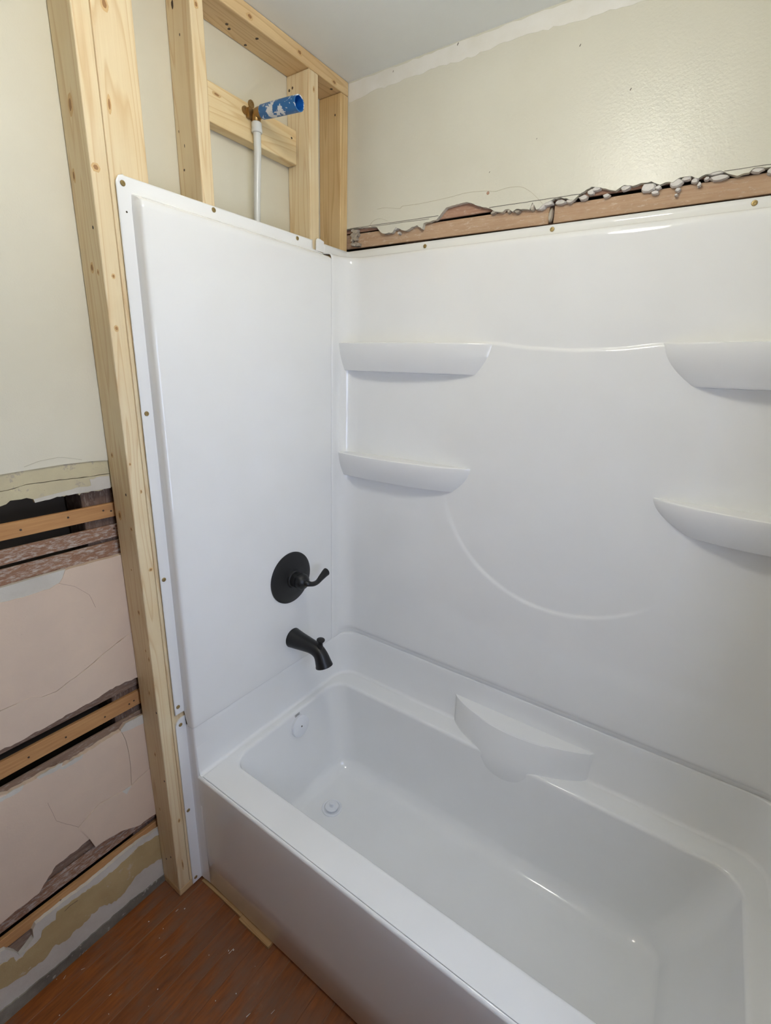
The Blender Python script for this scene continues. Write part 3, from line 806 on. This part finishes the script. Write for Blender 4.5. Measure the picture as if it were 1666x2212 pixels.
def rr(x0, x1, y0, y1, rf, rb, nc=9, nx=40, ny=16):
    """rounded rectangle, always the same number of points"""
    P = []
    def side(a, b, n):
        for i in range(n):
            t = i / n
            P.append((a[0] + (b[0] - a[0]) * t, a[1] + (b[1] - a[1]) * t))
    def arc(cx, cy, r, a0):
        for i in range(nc):
            a = math.radians(a0 + 90 * i / nc)
            P.append((cx + r * math.cos(a), cy + r * math.sin(a)))
    side((x0 + rf, y0), (x1 - rf, y0), nx); arc(x1 - rf, y0 + rf, rf, -90)
    side((x1, y0 + rf), (x1, y1 - rb), ny); arc(x1 - rb, y1 - rb, rb, 0)
    side((x1 - rb, y1), (x0 + rb, y1), nx); arc(x0 + rb, y1 - rb, rb, 90)
    side((x0, y1 - rb), (x0, y0 + rf), ny); arc(x0 + rf, y0 + rf, rf, 180)
    return P

X0, X1 = S_IN, 1.540 - S_IN
YB = -0.046                                         # back of the deck
rings = []
def ring(b, rf, rb, z):
    rings.append([(x, y, z) for x, y in rr(*b, rf, rb)])
ring((X0 - 0.004, X1 + 0.004, Y_AP + 0.0085, YB + 0.006), 0.004, 0.070, Z_DECK)
T = (0.064, 1.447, -0.668, -0.120)
def ins(b, d, e=None):
    return (b[0] + d, b[1] - d, b[2] + d, b[3] - d)
ring(ins(T, -0.006), 0.060, 0.066, Z_DECK)
ring(T, 0.056, 0.062, Z_DECK - 0.0002)
for a in (18, 36, 54, 72):
    t = math.radians(a)
    ring(ins(T, 0.012 * math.sin(t)), 0.052, 0.060, Z_DECK - 0.012 * (1 - math.cos(t)))
Tb = ins(T, 0.012); Bb = (0.118, 1.318, -0.618, -0.148)
zt0, zb0 = Z_DECK - 0.013, 0.135
for i in range(11):
    t = i / 10
    b = tuple(p + (q - p) * t for p, q in zip(Tb, Bb))
    # the right end is a sloping backrest that bellies out
    b = (b[0], b[1] + 0.020 * math.sin(math.pi * t), b[2], b[3])
    ring(b, 0.052 + 0.03 * t, 0.060 + 0.02 * t, zt0 + (zb0 - zt0) * t)
zf = 0.088
rfl = zb0 - zf
for a in (15, 30, 45, 60, 75, 90):
    t = math.radians(a)
    ring(ins(Bb, rfl * (1 - math.cos(t)) + 0.006 * math.sin(t)), 0.082 - 0.02 * math.sin(t), 0.080 - 0.02 * math.sin(t), zb0 - rfl * math.sin(t))
ring(ins(Bb, rfl + 0.05), 0.05, 0.05, zf - 0.001)
n = len(rings[0])
V = [p for r in rings for p in r]
F = []
for k in range(len(rings) - 1):
    for i in range(n):
        j = (i + 1) % n
        F.append((k * n + i, k * n + j, (k + 1) * n + j, (k + 1) * n + i))
F.append(tuple(range((len(rings) - 1) * n, len(rings) * n)))
basin = link('basin', V, F, 'tub', tub, True)
sharpen(basin, 50)

# apron with the rolled rim, drawn along x
prof = [(Y_AP + 0.0095, Z_DECK), (Y_AP + 0.0087, Z_DECK)]
for a in range(0, 91, 15):
    t = math.radians(a)
    prof.append((Y_AP + 0.0085 - 0.0085 * math.sin(t), Z_DECK - 0.0085 + 0.0085 * math.cos(t)))
prof += [(Y_AP, 0.40), (Y_AP + 0.001, 0.30), (Y_AP + 0.002, 0.15), (Y_AP + 0.002, 0.0135), (Y_AP + 0.005, 0.0105), (Y_AP + 0.05, 0.0105)]
nx = 40
xs = lin_range(X0 - 0.001, X1 + 0.001, nx)
apron = grid('apron', nx, len(prof), lambda i, j: (xs[i], prof[j][0], prof[j][1]), 'tub', tub)
# nailing flange and the step beside it, left and right
def flange(s):
    mx = (lambda x: x) if s > 0 else (lambda x: 1.540 - x)
    yf = -0.7945
    prof = [(0.0045, yf), (0.0045, Y_AP - 0.001), (0.006, Y_AP), (0.020, Y_AP), (S_IN - 0.006, Y_AP), (S_IN - 0.0018, Y_AP + 0.0018), (S_IN, Y_AP + 0.006), (S_IN, Y_AP + 0.05)]
    zs = [0.012, 0.2, Z_DECK - 0.014, Z_DECK, 0.54, 0.615, 0.628, Z_TOP]
    def fn(i, j):
        x, y = prof[i]
        z = zs[j]
        if j < 3 and i >= 4:
            x, y = S_IN - 0.002 + (i - 4) * 0.004, Y_AP + (0.0006 if z > 0.1 else 0.002)
        return (mx(x), y, z)
    o = grid('apron_return', len(prof), len(zs), fn, 'tub', tub)
    # flat nailing strip with a rounded top corner
    poly = [(yf, 0.010), (Y_AP + 0.001, 0.010), (Y_AP + 0.001, 0.6640), (-0.775, 0.6635), (-0.784, 0.6600), (-0.790, 0.6535), (yf, 0.6420)]
    slab('nailing_flange', poly, 'x', mx(0.0048), mx(0.0006), 'tub', tub)
    return o
flange(1); flange(-1)

# upstand round three sides, from the deck to the seam with the wall panels
def path3(off, rad, y_front=Y_AP + 0.006):
    """plan line round the left, back and right sides, off metres inside the stud faces"""
    yb = -off
    xl, xr = off, 1.540 - off
    P = []
    for t in lin_range(0, 1, 16):
        P.append((xl, y_front + (yb - rad - y_front) * t))
    for a in range(9, 90, 9):
        t = math.radians(a)
        P.append((xl + rad - rad * math.cos(t), yb - rad + rad * math.sin(t)))
    for t in lin_range(0, 1, 60):
        P.append((xl + rad + (xr - xl - 2 * rad) * t, yb))
    for a in range(81, 0, -9):
        t = math.radians(a)
        P.append((xr - rad + rad * math.cos(t), yb - rad + rad * math.sin(t)))
    for t in lin_range(0, 1, 16):
        P.append((xr, yb - rad + (y_front - yb + rad) * t))
    return P
rows = []
for a in (0, 22, 45, 67, 90):
    t = math.radians(a)
    rows.append((0.041 + 0.011 * (1 - math.sin(t)), Z_DECK + 0.0004 + 0.011 * (1 - math.cos(t))))
rows += [(0.0405, 0.50), (0.040, 0.56), (0.0397, 0.615), (0.0393, 0.629), (0.0378, 0.6322), (0.035, 0.6332), (0.016, 0.6335)]
paths = []
for off, z in rows:
    p = path3(off, 0.080 - (off - 0.04) * 0.6)
    # the back stands a little further out at the deck and leans back towards the top
    lean = 0.006 * (1 - (z - Z_DECK) / (Z_TOP - Z_DECK)) - 0.006 * ss(0.45, 0.634, z)
    q = []
    for (px, py) in p:
        wgt = ss(-0.30, -0.06, py)
        q.append((px, py - lean * wgt, z))
    paths.append(q)
grid('upstand', len(paths[0]), len(paths), lambda i, j: paths[j][i], 'tub', tub)

# soap ledge: a crescent growing out of the back upstand and dying into the basin wall
lx0, lx1 = 0.562, 1.040
def cres(t, D, p):
    return D * (math.sin(math.pi * t) ** p) * (1.0 - 0.10 * (2 * t - 1))
nt = 61
lr = [(0.552, -0.060, 0.010, 1.0), (0.5535, 0.066, 0.0, .72), (0.5525, 0.0715, 0.0, .72), (0.549, 0.0745, 0.0, .72), (0.52, 0.082, 0.0, .72), (0.485, 0.092, 0.0, .70), (0.455, 0.100, 0.0, .70), (0.43, 0.1020, 0.0, .70), (0.40, 0.0985, 0, .70), (0.36, 0.090, 0, .7), (0.31, 0.078, 0, .7)]
L = []
for (z, D, o, p) in lr:
    row = []
    for t in lin_range(0, 1, nt):
        d = cres(t, D, p) if D > 0 else -0.004
        xx = lx0 + (lx1 - lx0) * t
        row.append((xx, -0.040 - d, z if D > 0 else 0.5540))
    L.append(row)
o = grid('soap_ledge', nt, len(L), lambda i, j: L[j][i], 'tub', tub); sharpen(o, 22)

# overflow cover, drain with stopper, maker's mark
def wall_x(z):
    t = (zt0 - z) / (zt0 - zb0)
    return Tb[0] + (Bb[0] - Tb[0]) * t
nrm = Vector((zt0 - zb0, 0, Bb[0] - Tb[0])).normalized()
oz = 0.392
ov = lathe('overflow_cover', [(0.040, 0.0), (0.041, 0.006), (0.0405, 0.012), (0.037, 0.0145), (0.0, 0.0155)], (wall_x(oz) - 0.003, -0.362, oz), tuple(nrm), 'whiteplastic', tub, segs=48, cap=False)
lathe('screw', [(0.0035, 0.0), (0.003, 0.0012), (0.0, 0.0006)], tuple(Vector((wall_x(oz) - 0.003, -0.362, oz)) + nrm * 0.0148), tuple(nrm), 'screwdark', ov, segs=12, cap=False)
dc = (0.235, -0.3537, zf - 0.001)
dr_ = lathe('drain', [(0.0375, 0.0), (0.0375, 0.0030), (0.0352, 0.0050), (0.0305, 0.0044), (0.0292, 0.0008), (0.0, 0.0008)], dc, (0, 0, 1), 'whiteplastic', tub, segs=48, cap=False)
lathe('drain_stopper', [(0.0225, 0.0010), (0.0250, 0.0085), (0.0246, 0.0112), (0.021, 0.0130), (0.009, 0.0135), (0.008, 0.019), (0.0085, 0.026), (0.0065, 0.0285), (0.0, 0.029)], dc, (0, 0, 1), 'whiteplastic', dr_, segs=40, cap=False)
mz, my = 0.4385, -0.366
tz = Vector((-nrm.z, 0, nrm.x))
def onwall(y, z, lift=0.0):
    return Vector((wall_x(z), y, z)) + nrm * lift
V, F = [], []
def bar(ya, yb, za, zb):
    o = len(V)
    for lift in (0.0, 0.0009):
        for (y, z) in ((ya, za), (yb, za), (yb, zb), (ya, zb)):
            V.append(tuple(onwall(y, z, lift)))
    F.extend([(o, o + 1, o + 2, o + 3), (o + 4, o + 5, o + 6, o + 7), (o, o + 1, o + 5, o + 4), (o + 1, o + 2, o + 6, o + 5), (o + 2, o + 3, o + 7, o + 6), (o + 3, o, o + 4, o + 7)])
w2, h2, t2 = 0.0115, 0.0040, 0.0008
mz = 0.4388
bar(my - w2, my + w2, mz - h2, mz - h2 + t2); bar(my - w2, my + w2, mz + h2 - t2, mz + h2)
bar(my - w2, my - w2 + t2, mz - h2, mz + h2); bar(my + w2 - t2, my + w2, mz - h2, mz + h2)
for k in range(6):
    bar(my - 0.008 + k * 0.0028, my - 0.0066 + k * 0.0028, mz - 0.0016, mz + 0.0014)
link('maker_mark', V, F, 'ink', tub)

# ------------------------------------------------------------------ wall surround panels
PZ0, PZ1, PZF = 0.6338, 2.034, 2.066
def make_end(s, label):
    mx = (lambda x: x) if s > 0 else (lambda x: 1.540 - x)
    root = empty('surround_end_panel', (mx(0.0), -0.46, PZ0), label, 'wall panel')
    yf, ye = -0.7935, -0.1335
    ys = [yf, yf + 0.004, -0.780, -0.770, Y_AP - 0.003, Y_AP - 0.001, Y_AP, Y_AP + 0.0005, Y_AP + 0.0012, Y_AP + 0.0025, Y_AP + 0.005, Y_AP + 0.009, Y_AP + 0.016] + lin_range(-0.73, ye - 0.004, 24) + [ye - 0.0015, ye]
    zs = [PZ0, PZ0 + 0.0015, PZ0 + 0.005] + lin_range(0.66, 1.98, 30) + [2.005, 2.018, 2.024, 2.028, 2.031, 2.033, 2.0345, 2.036, 2.040, 2.048, 2.052, 2.058, 2.062, PZF]
    def fn(i, j):
        y, z = ys[i], zs[j]
        k = 0.0
        if y >= Y_AP - 0.0005:
            k = (0.0, 0.40, 0.80, 0.92, 0.965, 0.985, 0.995)[min(6, i - 6)] if i < 13 else 1.0
        kz = 1.0 if z < 2.018 else (1.0 - ss(2.018, 2.036, z) ** 1.0)
        if i > 6 and i < 13:
            kz2 = 1.0 - ss(1.998, 2.014, z); kz = min(kz, kz2) if i < 9 else kz
        edge = 0.0012 * (1 - ss(0, 0.005, z - PZ0)) + 0.0009 * (1 if i >= len(ys) - 1 else 0)
        x = 0.0045 + (S_IN - 0.0045) * k * kz - edge * k
        # straight cut foot of the flange, 2 cm above the tub flange; rounded top corner
        if k == 0 and z < 0.6815:
            z = 0.6815
        r = 0.018
        lim = yf
        if z > PZF - r:
            lim = yf + r - math.sqrt(max(0.0, r * r - (z - (PZF - r)) ** 2))
        if z > 2.0365:
            y = min(y, -0.1815)            # the flange is notched back from the corner tab
        return (mx(x), max(y, lim), z)
    nu, nv = len(ys), len(zs)
    o = grid('panel_face', nu, nv, fn, 'panel', root)
    m = o.modifiers.new('thickness', 'SOLIDIFY'); m.thickness = 0.003; m.offset = -1.0 if s < 0 else 1.0
    return root
ep = make_end(1, 'white surround end panel with the black valve and spout')
er = make_end(-1, 'white surround end panel at the right end of the tub')

bp_ = empty('surround_back_panel', (0.77, -0.02, PZ0), 'long white surround back panel with four moulded shelves', 'wall panel')
RC = 0.058
def back_path():
    P = []      # (x, y, nx, ny) with the normal towards the room
    for t in lin_range(0, 1, 5):
        y = -0.1318 + (-S_IN - RC + 0.1318) * t
        P.append((S_IN, y, 1, 0))
    for a in range(6, 90, 6):
        t = math.radians(a)
        P.append((S_IN + RC - RC * math.cos(t), -S_IN - RC + RC * math.sin(t), math.cos(t), -math.sin(t)))
    xl, xr = S_IN + RC, 1.540 - S_IN - RC
    xs = lin_range(xl, 0.44, 24) + lin_range(0.4445, 1.19, 180) + lin_range(1.20, xr, 20)
    for x in xs:
        P.append((x, -S_IN, 0, -1))
    for a in range(84, 0, -6):
        t = math.radians(a)
        P.append((1.540 - S_IN - RC + RC * math.cos(t), -S_IN - RC + RC * math.sin(t), -math.cos(t), -math.sin(t)))
    for t in lin_range(0, 1, 5):
        y = -S_IN - RC + (-0.1318 + S_IN + RC) * t
        P.append((1.540 - S_IN, y, -1, 0))
    return P
BPth = back_path()
def wave_z(x):
    pts = [(0.45, 1.772), (0.5894, 1.766), (0.6995, 1.7537), (0.8003, 1.7482), (0.9142, 1.7511), (1.0211, 1.7622), (1.15, 1.770)]
    if x <= pts[0][0]:
        return pts[0][1]
    for (a, za), (b, zb) in zip(pts, pts[1:]):
        if x <= b:
            return za + (zb - za) * ss(0, 1, (x - a) / (b - a)) * 0.5 + (zb - za) * ((x - a) / (b - a)) * 0.5
    return pts[-1][1]
def relief(x, z):
    """moulded relief of the back panel, metres towards the room"""
    d = 0.0
    m = ss(0.50, 0.60, x) * (1 - ss(1.01, 1.10, x))
    if m > 0:
        wz = wave_z(x)
        e = ss(wz + 0.0045, wz - 0.0045, z) if False else (1 - ss(wz - 0.0045, wz + 0.0045, z))
        d += 0.0050 * m * e * (1 - ss(0.0, 0.30, wz - z))
    cx, cz, R = 0.845, 1.385, 0.402
    dx, dz = x - cx, z - cz
    r = math.hypot(dx, dz)
    if r < R + 0.01:
        ang = math.degrees(math.atan2(dz, dx))            # -90 is straight down
        a = ss(-183, -150, ang if ang < 0 else ang - 360) * (1 - ss(-75, -35, ang if ang < 90 else ang - 360))
        lip = 1 - ss(R - 0.009, R + 0.001, r)
        d -= 0.0042 * a * lip * ss(0.02, R - 0.02, r)
    return d
zs = [PZ0, 0.6350, 0.645, 0.655, 0.662, 0.666, 0.670, 0.676] + lin_range(0.70, 0.94, 10) + lin_range(0.945, 1.20, 56) + lin_range(1.21, 1.70, 30) + lin_range(1.704, 1.79, 30) + lin_range(1.80, 2.0, 10) + [2.012]
NB = len(zs)
top_rows = [(0.0, 2.020), (0.0010, 2.026), (0.0030, 2.0305), (0.0065, 2.0335), (0.010, 2.0345)]
flg = []
for (x, y, nx_, ny_) in BPth:                      # where each plan point lands on the flange line
    if abs(nx_) >= abs(ny_):
        xx = 0.0045 if nx_ > 0 else 1.5355
        if ny_ != 0:
            f = abs(ny_) / 0.7071
            y = (-S_IN - RC) * (1 - f) + -0.0045 * f
        flg.append((xx, y))
    else:
        f = abs(nx_) / 0.7071
        if nx_ > 0:
            x = (S_IN + RC) * (1 - f) + 0.0045 * f
        elif nx_ < 0:
            x = (1.540 - S_IN - RC) * (1 - f) + 1.5355 * f
        flg.append((x, -0.0045))
def bfn(i, j):
    x, y, nx_, ny_ = BPth[i]
    if j < NB:
        z = zs[j]
        d = relief(x, z) if ny_ == -1 else 0.0
        wgt = abs(ny_)
        d += wgt * (0.004 - 0.018 * (1 - ss(0.640, 0.672, z)))      # foot undercut along the back
        d -= 0.0010 * (1 - ss(0, 0.006, z - PZ0)) * (1 - wgt)
        if i == 0 or i == len(BPth) - 1:
            d -= 0.0012
        return (x + nx_ * d, y + ny_ * d, z)
    k = j - NB
    if k < len(top_rows):
        o, z = top_rows[k]
        dd = 0.004 * abs(ny_) - o
        return (x + nx_ * dd, y + ny_ * dd, z)
    fx, fy = flg[i]
    return (fx, fy, (2.0360, 2.040, 2.055, PZF)[k - len(top_rows)])
face = grid('panel_face', len(BPth), NB + len(top_rows) + 4, bfn, 'panel', bp_)
m = face.modifiers.new('thickness', 'SOLIDIFY'); m.thickness = 0.003; m.offset = 1.0
# the flange tab that laps past the seam at either end
for s in (1, -1):
    mx = (lambda x: x) if s > 0 else (lambda x: 1.540 - x)
    slab('flange_tab', [(-0.1665, 2.040), (-0.130, 2.040), (-0.130, PZF + 0.006), (-0.150, PZF + 0.010), (-0.160, PZF + 0.009), (-0.1650, PZF + 0.003)], 'x', mx(0.0085), mx(0.0050), 'panel', bp_)

# moulded shelves: bowl shaped fronts that taper into the wall
def shelf(side, xtip, z_top, h, D, tipcut, y_wall=-0.0435):
    """side 'L' runs from the left corner to xtip, 'R' from xtip to the right corner"""
    xe = S_IN + 0.0005 if side == 'L' else 1.540 - S_IN - 0.0005
    nt = 70
    rows = []
    def outline(sz):
        """sz 0 at the top edge, 1 at the bottom edge"""
        tip = xtip - (tipcut * sz ** 1.8) * (1 if side == 'L' else -1)
        dep = D * (1 - 0.46 * sz ** 1.6)
        row = []
        for k in range(nt):
            t = k / (nt - 1)
            t = 1 - (1 - t) ** 1.7                # crowd points at the tip
            x = xe + (tip - xe) * t
            prof = (1 - t ** (3.2 + 1.2 * sz)) ** (0.80)
            corner = 1.0 - 0.36 * (1 - t) ** 5
            row.append((x, y_wall - dep * prof * corner))
        return row
    levels = []
    levels.append(('in', 0.0, z_top + 0.0002))     # back edge of the top
    levels.append(('top', 0.90, z_top + 0.0002))
    levels.append(('top', 0.965, z_top))
    levels.append(('s', 0.0, z_top - 0.0012))
    levels.append(('s', 0.01, z_top - 0.0045))
    for q in lin_range(0.10, 0.94, 9):
        levels.append(('s', q, z_top - h * q))
    levels.append(('s', 0.97, z_top - h * 0.975))
    levels.append(('s', 1.0, z_top - h * 0.995))
    levels.append(('bot', 0.96, z_top - h * 1.002))
    levels.append(('bot', 0.5, z_top - h * 1.01))
    levels.append(('bot', 0.0, z_top - h * 1.03))
    for kind, q, z in levels:
        if kind == 's':
            row = outline(q)
        elif kind in ('in', 'top'):
            row = [(x, (y_wall + 0.006) + (y - y_wall - 0.006) * q) for x, y in outline(0.0)]
        else:
            row = [(x, (y_wall + 0.006) + (y - y_wall - 0.006) * q) for x, y in outline(1.0)]
        rows.append([(x, y, z) for x, y in row])
    o = grid('shelf', nt, len(rows), lambda i, j: rows[j][i], 'panel', bp_)
    return o
shelf('L', 0.592, 1.7655, 0.089, 0.078, 0.050)
shelf('L', 0.549, 1.3900, 0.086, 0.080, 0.062)
shelf('R', 1.016, 1.7655, 0.098, 0.092, 0.080)
shelf('R', 1.060, 1.3880, 0.086, 0.092, 0.090)

# screws through the flanges
def screws(parent, lst, ax):
    proto = None
    for p in lst:
        if proto is None:
            a = {'x': (1, 0, 0), '-x': (-1, 0, 0), 'y': (0, -1, 0)}[ax]
            proto = lathe('screw', [(0.0058, -0.0004), (0.0058, 0.0008), (0.0050, 0.0016), (0.0026, 0.0018), (0.0022, 0.0010), (0.0, 0.0008)], (0, 0, 0), a, 'screw', parent, segs=16, cap=False)
            proto.location = Vector(p) - wloc(parent)
        else:
            copy_to(proto, parent, p)
fx = 0.0080
screws(ep, [(fx, -0.7791, 2.0503), (fx, -0.5479, 2.0575), (fx, -0.7814, 1.5609), (fx, -0.7835, 1.119), (fx, -0.7825, 0.7088), (fx, -0.25, 2.0565)], 'x')
screws(tub, [(0.0050, -0.7792, 0.6418), (0.0050, -0.7840, 0.317), (0.0050, -0.7835, 0.0290)], 'x')
screws(bp_, [(0.3148, -0.0080, 2.0534), (0.7046, -0.0080, 2.0548), (1.1392, -0.0080, 2.0553)], 'y')
for (y, z) in ((-0.7767, 1.9962),):
    lathe('pilot_hole', [(0.0022, 0.0), (0.002, 0.0004), (0.0, 0.0003)], (fx - 0.0004, y, z), (1, 0, 0), 'screwdark', ep, segs=10, cap=False)

# ------------------------------------------------------------------ black tub filler trim
HC = (S_IN, -0.3483, 0.9807)
hv = empty('shower_valve_trim', HC, 'matte black round valve plate with a curved lever handle', 'valve handle')
x0 = S_IN + 0.0008
lathe('escutcheon', [(0.0915, 0.0), (0.0925, 0.003), (0.0918, 0.0065), (0.088, 0.0085), (0.060, 0.0125), (0.036, 0.0150), (0.033, 0.0165), (0.0, 0.0165)], (x0, HC[1], HC[2]), (1, 0, 0), 'black', hv, segs=72, cap=False)
hub = lathe('hub', [(0.0310, 0.0150), (0.0318, 0.0170), (0.0300, 0.0220), (0.0262, 0.0240), (0.0262, 0.0420), (0.0255, 0.0440), (0.0275, 0.0450), (0.0285, 0.0480), (0.0275, 0.0600), (0.0240, 0.0680), (0.0165, 0.0730), (0.0125, 0.0760), (0.0, 0.0765)], (x0, HC[1], HC[2]), (1, 0, 0), 'black', hv, segs=48, cap=False)
lp = bez([(x0 + 0.066, HC[1], HC[2]), (x0 + 0.080, HC[1] + 0.004, HC[2] - 0.002), (x0 + 0.086, HC[1] + 0.022, HC[2] - 0.008), (x0 + 0.084, HC[1] + 0.045, HC[2] - 0.010), (x0 + 0.080, HC[1] + 0.070, HC[2] - 0.003), (x0 + 0.076, HC[1] + 0.094, HC[2] + 0.004), (x0 + 0.074, HC[1] + 0.106, HC[2] + 0.006)], 8)
rad = []
for i in range(len(lp)):
    t = i / (len(lp) - 1)
    r = 0.0130 - 0.0045 * ss(0.0, 0.30, t) + 0.0060 * ss(0.45, 0.96, t)
    if i == len(lp) - 1:
        r *= 0.86
    rad.append(r)
tube('lever', lp, rad, 'black', hv, segs=24, flat=0.82)

SC = (S_IN, -0.3445, 0.7425)
sp = empty('tub_spout', SC, 'matte black tub spout with a diverter knob', 'faucet')
pp = bez([(x0, SC[1], 0.7425), (x0 + 0.008, SC[1], 0.7422), (x0 + 0.035, SC[1], 0.7415), (x0 + 0.070, SC[1], 0.7415), (x0 + 0.100, SC[1], 0.7400), (x0 + 0.124, SC[1], 0.7330), (x0 + 0.138, SC[1], 0.7180), (x0 + 0.148, SC[1], 0.6950), (x0 + 0.1515, SC[1], 0.6850)], 8)
rad = []
for i in range(len(pp)):
    t = i / (len(pp) - 1)
    r = 0.0365 - 0.0125 * ss(0.02, 0.55, t) + 0.0065 * ss(0.66, 1.0, t)
    if i == 0:
        r *= 0.97
    rad.append(r)
tube('spout_body', pp, rad, 'black', sp, segs=36)
lathe('outlet', [(0.0265, 0.0), (0.0265, -0.004)], (pp[-1].x, SC[1], pp[-1].z), (0.35, 0, -1), 'black', sp, segs=30)
lathe('diverter_knob', [(0.0110, -0.008), (0.0095, 0.004), (0.0080, 0.012), (0.0085, 0.019), (0.0130, 0.0240), (0.0145, 0.0270), (0.0140, 0.0300), (0.010, 0.0320), (0.0, 0.0325)], (x0 + 0.133, SC[1], 0.7545), (0.10, 0, 1), 'black', sp, segs=30, cap=False)

# ------------------------------------------------------------------ shims under the apron
def shim(xa, xb, ya, yb, ha, hb, label):
    V = [(xa, ya, 0.0006), (xb, ya, 0.0006), (xb, yb, 0.0006), (xa, yb, 0.0006), (xa, ya, ha), (xb, ya, hb), (xb, yb, hb), (xa, yb, ha)]
    F = [(0, 3, 2, 1), (4, 5, 6, 7), (0, 1, 5, 4), (1, 2, 6, 5), (2, 3, 7, 6), (3, 0, 4, 7)]
    return tag(link('wood_shim', V, F, 'pine_x', base=((xa + xb) / 2, (ya + yb) / 2, 0)), label, 'shim', 'wooden shims under the apron')
shim(0.012, 0.212, -0.7675, -0.7480, 0.0020, 0.0096, 'thin wooden shim under the apron, reaching back to the corner')
shim(0.2125, 0.347, -0.7755, -0.7500, 0.0080, 0.0098, 'thicker wooden shim ending in the open under the apron')

# ------------------------------------------------------------------ ceiling lamp
lamp = empty('ceiling_lamp', LAMP_POS, 'white globe ceiling lamp over the tub front', 'lamp')
lathe('lamp_base', [(0.075, 0.0), (0.078, 0.006), (0.072, 0.020), (0.050, 0.030), (0.045, 0.040)], (LAMP_POS[0], LAMP_POS[1], H - 0.0005), (0, 0, -1), 'frame', lamp, segs=40)
dome = []
for a in range(-72, 91, 12):
    t = math.radians(a)
    dome.append((0.105 * math.cos(t), 0.130 + 0.100 * math.sin(t)))
lathe('lamp_glass', dome, (LAMP_POS[0], LAMP_POS[1], H - 0.0005), (0, 0, -1), 'lamp', lamp, segs=32, cap=False)

# ------------------------------------------------------------------ splinters and flecks of plaster on the floor
V, F = [], []
def fleck(x, y, L, w, a):
    o = len(V)
    c, s = math.cos(a), math.sin(a)
    h = w * 0.8
    for dz in (0.0004, 0.0004 + h):
        for (u, v_) in ((-L, -w), (L, -w * 0.5), (L, w * 0.5), (-L, w)):
            V.append((x + u * c - v_ * s, y + u * s + v_ * c, dz))
    F.extend([(o, o + 3, o + 2, o + 1), (o + 4, o + 5, o + 6, o + 7), (o, o + 1, o + 5, o + 4), (o + 1, o + 2, o + 6, o + 5), (o + 2, o + 3, o + 7, o + 6), (o + 3, o, o + 4, o + 7)])
for k in range(150):
    yy = random.uniform(-1.9, -0.80); x_ = random.uniform(-0.085, 0.95)
    if x_ < 0.01 and yy > -0.86:
        continue
    if random.random() < 0.35:
        fleck(x_, yy, random.uniform(0.003, 0.009), random.uniform(0.0004, 0.0009), random.gauss(1.4, 0.5))
    else:
        q = random.uniform(0.0006, 0.0018); fleck(x_, yy, q, q, random.uniform(0, 3))
o = link('floor_debris', V, F, 'chunk')
o['label'] = 'tiny splinters and plaster flecks scattered on the floor boards'; o['category'] = 'debris'; o['kind'] = 'stuff'
